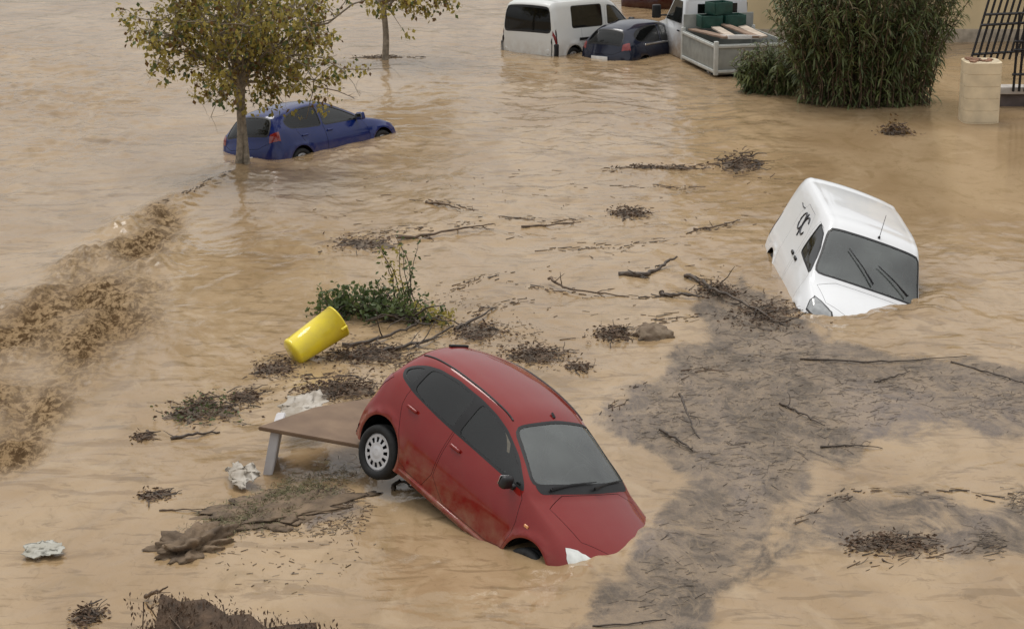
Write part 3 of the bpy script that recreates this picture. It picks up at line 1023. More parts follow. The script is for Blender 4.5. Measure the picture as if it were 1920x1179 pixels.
HATCH = [(1.95, .25, .20, 0, .50, .20, .66, .70, .20, .66, .19), (2.02, .28, .36, .005, .50, .35, .70, .74, .30, .72, .20),
         (2.02, .28, .50, .01, .50, .48, .70, .77, .42, .75, .20), (1.98, .27, .62, .02, .52, .58, .72, .79, .50, .77, .20),
         (1.88, .24, .71, .03, .54, .66, .73, .81, .55, .79, .20), (1.65, .17, .80, .04, .58, .74, .74, .83, .60, .80, .20),
         (1.30, .12, .89, .05, .62, .82, .75, .84, .62, .81, .20), (1.00, .12, .955, .05, .66, .87, .755, .845, .64, .815, .20),
         (.90, .13, .985, .05, .67, .885, .76, .845, .65, .815, .20), (.82, .14, 1.03, .05, .665, .89, .76, .845, .65, .815, .20),
         (.45, .15, 1.21, .06, .60, .905, .76, .845, .65, .815, .20), (.10, .14, 1.36, .07, .545, .92, .76, .845, .65, .815, .20),
         (-.05, .10, 1.40, .07, .54, .925, .76, .845, .65, .815, .20), (-.5, .03, 1.44, .075, .55, .94, .76, .845, .65, .815, .20),
         (-1.0, -.03, 1.415, .08, .54, .965, .755, .845, .66, .81, .20), (-1.4, -.08, 1.36, .09, .51, .985, .74, .84, .67, .80, .20),
         (-1.62, -.12, 1.29, .09, .49, 1.0, .72, .83, .67, .79, .20), (-1.75, -.14, 1.15, .07, .52, .98, .70, .82, .66, .78, .20),
         (-1.88, -.16, .97, .05, .56, .90, .69, .81, .62, .77, .20), (-1.93, -.18, .82, .03, .58, .77, .68, .80, .56, .76, .20),
         (-2.0, -.20, .64, .02, .56, .60, .68, .78, .48, .75, .20), (-2.01, -.20, .45, .01, .54, .43, .66, .76, .38, .72, .20),
         (-1.95, -.20, .26, 0, .50, .25, .64, .72, .24, .68, .20)]

HATCH_SPEC = dict(
    flare=((1.25, .31, .36, .022), (-1.22, .31, .36, .022)),
    windows=[('front', [(.64, .925), (.57, .99), (.3, 1.125), (.05, 1.23), (-.12, 1.285), (-.36, 1.315), (-.40, .945)], 'front_door', None),
             ('rear', [(-.49, .95), (-.46, 1.32), (-.8, 1.315), (-1.12, 1.27), (-1.30, 1.20), (-1.42, 1.11), (-1.36, 1.01), (-.9, .965)], 'rear_door', M_GLASS_DARK)],
    arches=[(1.25, .31, .335), (-1.22, .31, .335)],
    screens=[('windscreen', [(9.15, -2.8), (9.15, 2.8), (10.9, 2.8), (10.9, -2.8)], None),
             ('rear_window', [(16.2, -2.75), (16.2, 2.75), (18.0, 2.8), (18.0, -2.8)], M_GLASS_DARK)],
    lamps=[('headlight', [(1.88, .56, .60), (1.78, .70, .60), (1.50, .75, .72), (1.56, .68, .77), (1.82, .52, .72)], M_LAMP),
           ('tail_light', [(-1.84, .60, .98), (-1.66, .72, .98), (-1.70, .76, .80), (-1.90, .60, .80)], M_RED_LENS)],
    doors=[('front_door', [(.70, .93), (.86, .62), (.80, .29), (-.435, .28), (-.435, 1.15), (.2, 1.05)]),
           ('rear_door', [(-.445, 1.15), (-.445, .28), (-.84, .29), (-.93, .52), (-1.10, .72), (-1.24, .95), (-1.2, 1.13)])],
    panels=[('bonnet', [(4.3, -2.8), (4.3, 2.8), (8.3, 3.1), (8.3, -3.1)], 0.0),
            ('tailgate', [(16.1, -2.9), (16.1, 2.9), (19.7, 3.3), (19.7, -3.3)], 0.0)],
    floor=(-1.8, 1.75, .75))

VAN = [(1.98, .20, .20, 0, .50, .20, .70, .74, .20, .70, .19), (2.06, .22, .36, .005, .52, .35, .74, .80, .32, .78, .20),
       (2.08, .23, .55, .01, .54, .53, .76, .84, .45, .82, .20), (2.05, .23, .72, .02, .54, .68, .76, .86, .52, .84, .20),
       (1.98, .22, .84, .03, .56, .78, .78, .87, .58, .85, .20), (1.80, .16, .94, .04, .60, .87, .80, .89, .62, .86, .20),
       (1.45, .10, 1.04, .05, .66, .95, .83, .905, .66, .87, .20), (1.25, .10, 1.10, .05, .72, 1.0, .84, .91, .68, .875, .20),
       (1.18, .12, 1.15, .05, .74, 1.02, .84, .91, .70, .875, .20), (.85, .13, 1.45, .05, .70, 1.05, .845, .91, .70, .875, .20),
       (.55, .12, 1.71, .06, .665, 1.08, .85, .91, .70, .875, .20), (.42, .10, 1.77, .06, .66, 1.08, .85, .91, .70, .875, .20),
       (0, .03, 1.81, .06, .68, 1.10, .85, .915, .70, .875, .20), (-.8, 0, 1.82, .06, .69, 1.10, .855, .915, .70, .875, .20),
       (-1.6, 0, 1.81, .06, .69, 1.10, .855, .915, .70, .875, .20), (-1.95, -.02, 1.79, .06, .68, 1.10, .85, .915, .70, .875, .20),
       (-2.06, -.03, 1.72, .05, .68, 1.10, .84, .91, .70, .87, .20), (-2.10, -.04, 1.55, .03, .70, 1.08, .83, .90, .70, .86, .20),
       (-2.13, -.05, 1.05, .02, .76, .98, .82, .89, .66, .85, .20), (-2.15, -.06, .60, .02, .78, .57, .82, .88, .5, .84, .20),
       (-2.14, -.06, .36, .01, .76, .33, .80, .86, .3, .82, .20), (-2.10, -.06, .22, 0, .74, .21, .78, .82, .21, .79, .20)]

VAN = [(r[0] * 1.04, r[1], r[2], r[3], r[4] * 1.03) + r[5:] for r in VAN]

VAN_SPEC = dict(
    flare=((1.32, .32, .37, .02), (-1.36, .32, .37, .02)),
    windows=[('front', [(1.02, 1.08), (.93, 1.18), (.70, 1.40), (.52, 1.53), (.16, 1.60), (.10, 1.12)], 'front_door', None)],
    arches=[(1.32, .32, .345), (-1.36, .32, .345)],
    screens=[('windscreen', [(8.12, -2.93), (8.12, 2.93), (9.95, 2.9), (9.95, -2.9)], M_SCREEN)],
    lamps=[('headlight', [(1.98, .50, .70), (1.90, .66, .68), (1.72, .76, .74), (1.60, .77, .90), (1.72, .70, .93), (1.90, .55, .86)], M_VANLAMP),
           ('tail_light', [(-2.04, .80, 1.10), (-2.06, .86, 1.06), (-2.08, .88, .70), (-2.09, .80, .70)], M_RED_LENS)],
    doors=[('front_door', [(1.05, 1.06), (1.02, .70), (.98, .32), (-.05, .30), (0, .9), (.02, 1.62), (.45, 1.60), (.8, 1.36)]),
           ('sliding_door', [(-.10, 1.60), (-.10, .32), (-.92, .32), (-1.02, .62), (-1.06, 1.60)])],
    panels=[('bonnet', [(4.5, -2.9), (4.5, 2.9), (7.4, 3.2), (7.4, -3.2)], 0.0)],
    floor=(-2.0, 1.85, .80), lamp_rim=True, corner=.10)

# poses found from the photograph: (location, yaw, pitch, roll)
POSE_RED = ((-0.197, 22.45, -0.32), -49.85, 16.0, -13.4, 1.063)
POSE_VAN = ((4.91, 32.15, -0.905), -90.2, 2.6, -19.4, 1.067)
POSE_BLUE = ((-4.06, 43.3, -0.59), 54.0, 0.5, -9.0, 1.02)
POSE_RVAN = ((1.808, 56.676, -0.55), 49.3, 2.8, -2.1, 1.0)


def red_car():
    P = paint('red_paint', (0.215, 0.010, 0.008), 0.5, .38)
    root, sh, doors = build_car('red_car', C3, POSE_RED, P, C3_SPEC,
                                'small red hatchback tipped nose down into the muddy water', 'car', .045)
    for sx in (1.23, -1.23):
        for side in (1, -1):
            wheel(root, (sx, side * .735, (.24 if sx > 0 else .235)), side, .295, .185, 12)
    for x, y in ((-.02, .36), (-.02, -.36)):
        seat(root, x, y, .32)
    seat(root, -.85, .3, .36, .58); seat(root, -.85, -.3, .36, .58)
    rbox('dashboard', (.42, 1.36, .3), M_DASH, root, bevel=.08, seg=3, loc=(.80, 0, .80), rot=(0, .12, 0))
    V, F = lathe([(.185, -.012), (.2, 0), (.185, .012), (.172, 0), (.185, -.012)], 28)
    o = link('steering_wheel', mesh_np('steering_wheel', V, F, M_DASH), root)
    o.location = (.46, .36, .86); o.rotation_euler = (0, 0, R(90)); o.rotation_euler = Euler((R(0), R(-25), R(90)))
    for side in (1, -1):
        if side < 0:
            mirror(root, (.64, side * .87, .985), side, M_TRIM, (.10, .15, .13))
        for dn, x in (('front_door', -.22), ('rear_door', -.98)):
            rbox('door_handle', (.16, .03, .035), P, doors.get((dn, side), root), bevel=.012, loc=(x, side * .805, .87 if x > -.5 else .9))
        o = rbox('side_indicator', (.06, .012, .03), M_AMBER, root, bevel=.005, loc=(1.05, side * .822, .72))
        m = MB(); m.tube([(.86, side * .800, .255), (0, side * .808, .25), (-.86, side * .800, .255)], .028, 8); m.build('sill_moulding', P, root, True)
        m = MB()                                                            # black roof strips
        t = np.linspace(11.6, 16.8, 18)
        uv = sh.idx([(a, side * 2.72) for a in t]); m.tube(sh.S(uv) + sh.Nrm(uv) * .002, .010, 5)
        m.build('roof_strip', M_TRIM, root, True)
    a = sh.S(sh.idx([(8.75, -1.9), (9.15, .3), (8.75, .1), (9.15, 2.3)])) + np.array([.01, 0, .025])
    wiper(root, a[0], a[1]); wiper(root, a[2], a[3])
    b = sh.S(sh.idx([(11.55, 0)]))[0]
    m = MB(); m.tube([b, b + (-.03, 0, .02), b + (-.05, 0, .035)], [.02, .016, .01], 6); m.build('aerial_base', M_TRIM, root)
    b = sh.S(sh.idx([(16.7, 0)]))[0]
    rbox('brake_light', (.05, .26, .03), M_TRIM, root, bevel=.01, loc=tuple(b + (0, 0, .008)), rot=(0, -.35, 0))
    rbox('rear_view_mirror', (.03, .22, .06), M_TRIM, root, bevel=.012, loc=(.27, 0, 1.30))
    return root


def white_van():
    P = paint('van_white_paint', (0.82, 0.83, 0.84), 0.3, .4, .35)
    root, sh, doors = build_car('white_van', VAN, POSE_VAN, P, VAN_SPEC,
                                'white panel van sunk nose first and leaning in the water', 'van', .05)
    for sx in (1.32, -1.36):
        for side in (1, -1):
            wheel(root, (sx, side * .80, .29), side, .31, .19, 8)
    for y in (.4, -.4):
        seat(root, .28, y, .42, .5)
    rbox('dashboard', (.45, 1.5, .32), M_DASH, root, bevel=.08, seg=3, loc=(1.0, 0, .92))
    rbox('bulkhead', (.03, 1.5, 1.35), M_INNER, root, bevel=.005, loc=(-.2, 0, .98))
    for side in (1, -1):
        for x, z in ((.08, .98), (-.22, .98)):
            rbox('door_handle', (.15, .03, .045), M_TRIM, doors.get(('front_door' if x > 0 else 'sliding_door', side), root), bevel=.012, loc=(x, side * .885, z))
    a = sh.S(sh.idx([(8.25, .1), (9.25, -1.1), (8.25, 1.7), (8.95, .2)])) + np.array([.02, 0, .03])
    wiper(root, a[0], a[1]); wiper(root, a[2] , a[3])
    b = sh.S(sh.idx([(10.6, .1)]))[0]
    m = MB(); m.tube([b, b + (.0, 0, .03)], [.022, .014], 7); m.tube([b + (0, 0, .03), b + (-.12, 0, .32)], [.005, .004], 5)
    m.build('aerial', M_TRIM, root)
    rbox('rear_view_mirror', (.03, .24, .07), M_TRIM, root, bevel=.012, loc=(.60, 0, 1.55))
    # dark lettering on the flank: two joined strokes and a bar, as on the photograph
    for side in (-1,):
        m = MB()
        def stroke(pts, r=.016):
            uv = sh.side(pts, 9)
            uv = uv * np.array([1, side])
            m.tube(sh.S(uv) + sh.Nrm(uv) * .004, r, 4)
        t = np.linspace(.6, 5.7, 14)
        stroke([(-.42 + .14 * math.cos(a), 1.36 + .13 * math.sin(a)) for a in t])
        t = np.linspace(-.2, 6.0, 14)
        stroke([(-.70 + .12 * math.cos(a), 1.36 + .13 * math.sin(a)) for a in t])
        stroke([(-.55, 1.52), (-.56, 1.36), (-.55, 1.16)])
        stroke([(-.95, 1.50), (-1.1, 1.48), (-1.25, 1.50)], .009)
        m.build('flank_lettering', M_BLACKINK, root)
    rbox('grille', (.03, .7, .10), M_TRIM, root, bevel=.01, loc=(2.075, 0, .68))
    hull(POSE_VAN, (-1.9, 1.3), .68, .3)
    return root


def blue_car():
    P = paint('blue_paint', (0.002, 0.015, 0.125), 0.3, .34)
    root, sh, doors = build_car('blue_car', HATCH, POSE_BLUE, P, HATCH_SPEC,
                                'dark blue hatchback in water to its sills behind the tree', 'car', .06)
    for sx in (1.25, -1.22):
        for side in (1, -1):
            wheel(root, (sx, side * .745, .29), side, .30, .19, 7, seg=32)
    for x, y in ((-.1, .36), (-.1, -.36)):
        seat(root, x, y, .28)
    rbox('dashboard', (.4, 1.36, .28), M_DASH, root, bevel=.08, loc=(.66, 0, .78))
    for side in (1, -1):
        mirror(root, (.56, side * .90, .97), side, P)
        for dn, x in (('front_door', -.30), ('rear_door', -1.05)):
            rbox('door_handle', (.16, .03, .035), P, doors.get((dn, side), root), bevel=.012, loc=(x, side * .82, .82))
    rbox('number_plate', (.02, .52, .11), M_PLATE, root, bevel=.005, loc=(-2.02, 0, .50))
    rbox('tail_badge', (.02, .1, .08), M_CHROME, root, bevel=.008, loc=(-1.945, 0, .83))
    return root


def rear_van():
    P = paint('van_cream_white_paint', (0.72, 0.73, 0.71), 0.35, .55, .35)
    spec = dict(VAN_SPEC)
    spec['windows'] = VAN_SPEC['windows'] + [('mid', [(-.14, 1.10), (-.12, 1.63), (-1.36, 1.63), (-1.38, 1.10)], 'sliding_door', M_GLASS_DARK)]
    spec['screens'] = VAN_SPEC['screens'] + [('rear_window', [(16.6, -2.95), (16.6, 2.95), (18.0, 2.9), (18.0, -2.9)], M_GLASS_DARK)]
    root, sh, doors = build_car('white_passenger_van', VAN, POSE_RVAN, P, spec,
                                'white van with dark rear and side windows, seen from behind', 'van', .08)
    for sx in (1.32, -1.36):
        for side in (1, -1):
            wheel(root, (sx, side * .80, .29), side, .31, .19, 8, seg=24)
    for side in (1, -1):
        mirror(root, (.90, side * 1.02, 1.14), side, M_TRIM, (.12, .18, .24))
        rbox('side_moulding', (1.1, .02, .07), M_TRIM, root, bevel=.01, loc=(-.6, side * .918, .80))
        rbox('bumper_corner', (.16, .2, .5), M_TRIM, root, bevel=.04, loc=(-2.08, side * .83, .48))
    rbox('tail_badge', (.02, .26, .05), M_BLACKINK, root, bevel=.006, loc=(-2.15, -.12, .86))
    rbox('rear_bumper', (.1, 1.5, .16), P, root, bevel=.04, loc=(-2.15, 0, .52))
    return root


def dark_car():
    P = paint('black_paint', (0.010, 0.015, 0.034), 0.3, .35)
    pose = ((3.55, 55.6, -.60), 49, 1.0, -2, 1.0)
    root, sh, doors = build_car('dark_car', HATCH, pose, P, HATCH_SPEC,
                                'dark navy hatchback pushed up against the white passenger van', 'car', .08)
    for side in (1, -1):
        mirror(root, (.56, side * .90, .97), side, P)
        for sx in (1.25, -1.22):
            wheel(root, (sx, side * .745, .29), side, .30, .19, 7, seg=24)
        rbox('side_moulding', (2.0, .02, .05), M_CHROME, root, bevel=.01, loc=(-.15, side * .80, .90))
    rbox('number_plate', (.02, .52, .11), M_PLATE, root, bevel=.005, loc=(-2.02, 0, .58))
    return root


# ------------------------------------------------------------------ foliage and wood
M_BARK = mat('grey_bark', (0.26, 0.22, 0.17), 0.9, var=0.45, scale=12, bump=0.6, bscale=30)
M_WETWOOD = mat('wet_wood', (0.07, 0.05, 0.035), 0.6, var=0.5, scale=10, bump=0.5, bscale=40)
M_STRAW = mat('reed_straw', (0.20, 0.145, 0.085), 0.75, var=0.5, scale=9)
M_TWIG = mat('brown_twig', (0.125, 0.085, 0.055), 0.75, var=0.5, scale=9)
M_OLIVE = mat('olive_leaf', (0.23, 0.195, 0.04), 0.55, col2=(0.55, 0.46, 0.13), scale=2.2, trans=0.55)
M_RUST = mat('rusty_leaf', (0.11, 0.055, 0.018), 0.6, col2=(0.2, 0.12, 0.035), scale=3, trans=0.3)
M_GREEN = mat('green_leaf', (0.04, 0.07, 0.022), 0.5, col2=(0.15, 0.19, 0.06), scale=2.5, trans=0.3)
M_REED = mat('reed_leaf', (0.04, 0.062, 0.02), 0.5, col2=(0.21, 0.24, 0.085), scale=2.6, trans=0.3)
M_REED_DRY = mat('dry_reed_leaf', (0.12, 0.085, 0.04), 0.6, col2=(0.21, 0.17, 0.09), scale=3, trans=0.25)
M_DEADLEAF = mat('dead_leaf', (0.06, 0.034, 0.02), 0.8, col2=(0.15, 0.09, 0.052), scale=5)
M_SOIL = mat('wet_soil', (0.085, 0.058, 0.036), 0.85, col2=(0.21, 0.145, 0.088), scale=5, bump=0.9, bscale=14)
M_WETMAT = mat('wet_leaf_mat', (0.06, 0.042, 0.026), 0.7, col2=(0.17, 0.12, 0.075), scale=9, bump=0.9, bscale=28)
M_GRASS = mat('muddy_grass', (0.085, 0.085, 0.03), 0.7, col2=(0.2, 0.175, 0.08), scale=4)


def rot_basis(d):
    d = d / (np.linalg.norm(d, axis=1, keepdims=True) + 1e-9)
    r = rng.normal(size=d.shape)
    a = np.cross(d, r); a /= np.linalg.norm(a, axis=1, keepdims=True) + 1e-9
    return d, a, np.cross(d, a)


def leaf_mesh(name, C, D, ln, wd, mats, mi=None, droop=0.15):
    """One small bent leaf (two quads) per row: C base point, D direction."""
    n = len(C)
    D, A, B = rot_basis(np.asarray(D, float))
    ln = np.broadcast_to(np.asarray(ln, float), (n,))[:, None]; wd = np.broadcast_to(np.asarray(wd, float), (n,))[:, None]
    g = np.array([0, 0, -1.0]) * droop * ln
    p0 = C; m1 = C + D * ln * .5 + B * ln * .06 + g * .25; tip = C + D * ln + g
    V = np.stack([p0, m1 + A * wd * .5, tip, m1 - A * wd * .5], 1).reshape(-1, 3)
    F = np.arange(4 * n).reshape(n, 4)
    return mesh_np(name, V, F, mats, mi, smooth=False)


def blade_mesh(name, C, D, ln, wd, mats, mi=None, droop=0.6, seg=4):
    """Long arching blades, seg quads each."""
    n = len(C)
    D, A, B = rot_basis(np.asarray(D, float))
    A = np.cross(D, np.array([0, 0, 1.0])) + .35 * rng.normal(size=D.shape); A /= np.linalg.norm(A, axis=1, keepdims=True) + 1e-9
    ln = np.broadcast_to(np.asarray(ln, float), (n,))[:, None]; wd = np.broadcast_to(np.asarray(wd, float), (n,))[:, None]
    rows = []
    dr = droop * (0.6 + 0.8 * rng.random((n, 1)))
    for k in range(seg + 1):
        t = k / seg
        c = C + D * ln * t + np.array([0, 0, -1.0]) * ln * dr * t * t
        w = wd * (.35 + 1.5 * t) * (1 - t) ** .6 if k < seg else wd * .04
        rows += [c + A * w * .5, c - A * w * .5]
    V = np.stack(rows, 1).reshape(-1, 3)
    b = np.arange(n)[:, None] * 2 * (seg + 1)
    F = np.concatenate([b + np.array([2 * k, 2 * k + 1, 2 * k + 3, 2 * k + 2]) for k in range(seg)], 1).reshape(-1, 4)
    return mesh_np(name, V, F, mats, np.repeat(mi, seg) if mi is not None else None, smooth=False)


def wander(p, d, n, step, jit, up=0.0):
    P = [np.array(p, float)]; d = np.array(d, float); d /= np.linalg.norm(d)
    for _ in range(n):
        d = d + rng.normal(size=3) * jit + np.array([0, 0, up]); d /= np.linalg.norm(d)
        P.append(P[-1] + d * step)
    return np.array(P)


def tree(name, base, trunk_h, r0, crown_c, crown_r, n_limb, n_sub, n_twig, n_leaf, mats, weights, label, lean=(0, 0), leaf=.085, stems=1):
    base = np.array(base, float)
    root = empty(name, base); tag(root, label, 'tree', 'young street trees in the water')
    cc, cr = np.array(crown_c, float), np.array(crown_r, float)
    trunk = MB(); limbs = MB(); LC, LD = [], []
    top = np.array([lean[0], lean[1], trunk_h])
    for sidx in range(stems):
        o = np.array([.12 * (sidx - (stems - 1) / 2), .05 * sidx, 0])
        P = np.array([o * (1 - .5 * t) + top * t + np.array([.03 * math.sin(5 * t + sidx * 2), .02, 0]) for t in np.linspace(-.25, 1, 12)])
        trunk.tube(P, np.linspace(r0 * 1.15, r0 * .7, 12) / (1 if stems == 1 else 1.25), 9)
    for i in range(n_limb):
        t0 = top * rng.uniform(.72, 1.0)
        tgt = cc + cr * (lambda v: v / np.linalg.norm(v) * rng.uniform(.5, .98))(rng.normal(size=3) * np.array([1, 1, .9]) + np.array([0, 0, -.25]))
        d = tgt - t0; L = np.linalg.norm(d)
        P = [t0 + d * t + np.array([0, 0, .25 * math.sin(math.pi * t)]) + rng.normal(size=3) * .05 * (t > 0) for t in np.linspace(0, 1, 8)]
        P = np.array(P)
        limbs.tube(P, np.linspace(r0 * .42, r0 * .12, 8), 6)
        for j in range(n_sub):
            k = rng.integers(2, 8); q = P[k]
            dd = rng.normal(size=3) + 0.9 * d / L
            S = wander(q, dd, 5, rng.uniform(.12, .2), .22, -.02)
            limbs.tube(S, np.linspace(r0 * .13, r0 * .05, 6), 4)
            for m_ in range(n_twig):
                w = wander(S[rng.integers(1, 6)], rng.normal(size=3) + np.array([0, 0, -.15]), 4, .085, .3, -.05)
                limbs.tube(w, np.linspace(r0 * .045, r0 * .02, 5), 3)
                c = w[rng.integers(1, 5, n_leaf)] + rng.normal(size=(n_leaf, 3)) * .055
                LC.append(c); LD.append(rng.normal(size=(n_leaf, 3)) + np.array([0, 0, -.5]))
    trunk.build('trunk', M_BARK, root, True); limbs.build('limbs', M_BARK, root, True)
    LC, LD = np.vstack(LC), np.vstack(LD)
    ok = (((LC - cc) / (cr * 1.12)) ** 2).sum(1) < 1
    LC, LD = LC[ok], LD[ok]
    mi = rng.choice(len(mats), len(LC), p=weights)
    sz = leaf * rng.uniform(.6, 1.3, len(LC))
    link('crown', leaf_mesh('crown', LC, LD, sz, sz * .72, mats, mi), root)
    return root


def reed_bush(name, label, base, rx, ry, h, n_cane, n_leaf, cat='shrub', group=None, dry=.12):
    base = np.array(base, float)
    root = empty(name, base); tag(root, label, cat, group)
    canes = MB(); LC, LD, LL = [], [], []
    for i in range(n_cane):
        a, q = rng.uniform(0, 2 * math.pi), math.sqrt(rng.random())
        p = np.array([rx * .62 * q * math.cos(a), ry * .62 * q * math.sin(a), -.15])
        hh = h * rng.uniform(.45, 1.1) * (1 - .22 * q * q)
        out = np.array([math.cos(a) * rx, math.sin(a) * ry, 0]) * .42 * q
        t = np.linspace(0, 1, 7)[:, None]
        P = p + t * np.array([0, 0, hh]) + t ** 1.8 * out + rng.normal(size=(7, 3)) * .035
        canes.tube(P, np.linspace(.014, .005, 7), 4)
        k = n_leaf
        u = rng.random(k) ** .8
        idx = np.clip((u * 6).astype(int), 0, 5); f = (u * 6 - idx)[:, None]
        c = P[idx] * (1 - f) + P[idx + 1] * f
        az = rng.uniform(0, 2 * math.pi, k)
        d = np.stack([np.cos(az), np.sin(az), rng.uniform(.1, 1.3, k)], -1)
        LC.append(c); LD.append(d); LL.append(rng.uniform(.12, .32, k))
    canes.build('stems', M_TWIG, root)
    LC, LD, LL = np.vstack(LC), np.vstack(LD), np.concatenate(LL)
    mi = (rng.random(len(LC)) < dry).astype(int)
    link('foliage', blade_mesh('foliage', LC, LD, LL, LL * .15 + .012, [M_REED, M_REED_DRY], mi, .9), root)
    return root


# ------------------------------------------------------------------ far bank: house, walls, railings, truck
def house():
    Mw = mat('cream_render', (0.70, 0.57, 0.35), 0.85, var=0.12, scale=1.2, bump=0.15, bscale=30)
    Ms = mat('stone_sill', (0.62, 0.58, 0.54), 0.8, var=0.15)
    Mr = mat('red_shutter_paint', (0.20, 0.025, 0.02), 0.5, var=0.25)
    a = G(1306, 92); b = G(1960, 92)
    y = a[1] + 1.2; x0 = a[0] - .3; x1 = b[0] + 6
    root = empty('house', ((x0 + x1) / 2, y, 0)); tag(root, 'cream rendered house with a dark red shutter behind the truck', 'house')
    W = x1 - x0
    sc = G(1386, 10)[0] and (FPX / y)
    wx0, wx1 = (1320 - 960) * y / FPX * 1.02, (1386 - 960) * y / FPX * 1.02
    zb = .42
    wx0 -= root.location.x; wx1 -= root.location.x
    m = MB()
    L, Rr = -W / 2, W / 2
    m.box(((L + wx0) / 2, .15, 2.0), (wx0 - L, .3, 7.0)); m.box(((wx1 + Rr) / 2, .15, 2.0), (Rr - wx1, .3, 7.0))
    m.box(((wx0 + wx1) / 2, .15, (zb - 1.5) / 2), (wx1 - wx0, .3, zb + 1.5)); m.box(((wx0 + wx1) / 2, .15, 3.75), (wx1 - wx0, .3, 3.5))
    m.build('wall', Mw, root)
    sh = empty('shutter'); sh.parent = root
    n = 9
    for i in range(n):
        rbox('slat', (wx1 - wx0 - .06, .03, .145), Mr, sh, bevel=.008, loc=((wx0 + wx1) / 2, .10, zb + .12 + i * .17), rot=(.35, 0, 0))
    rbox('sill', (wx1 - wx0 + .25, .22, .09), Ms, root, bevel=.012, loc=((wx0 + wx1) / 2 - .05, -.06, zb - .05))
    rbox('plinth', (W, .06, .5), mat('plinth_render', (0.42, 0.36, 0.28), .9), root, bevel=.01, loc=(0, -.033, .1))
    m = MB(); m.box((0, 3.2, 5.7), (W + .8, 7.2, .25)); m.build('roof', mat('roof_tiles', (0.28, 0.12, 0.07), .85), root)


def added_hill():  # unseen rise of ground, added to darken what the far water reflects
    n, k = 120, 14
    X = np.linspace(-260, 260, n); T = np.linspace(0, 1, k)
    V = []
    for t in T:
        for x in X:
            V.append((x, 95 + 110 * t + 6 * float(pnoise(x / 40, 3.1)), -1.0 + (10 + 5 * float(pnoise(x / 45, 8.3))) * t ** .55 + 1.0 * float(pnoise(x / 6, t * 9))))
    F = np.array([[r * n + i, r * n + i + 1, (r + 1) * n + i + 1, (r + 1) * n + i] for r in range(k - 1) for i in range(n - 1)])
    o = link('added_hill', mesh_np('added_hill', V, F, mat('added_hill_scrub', (0.07, 0.065, 0.035), .95, col2=(0.16, 0.135, 0.08), scale=.08)))
    o['kind'] = 'structure'; o['label'] = 'unseen hill added beyond the flooded street to darken its reflections'


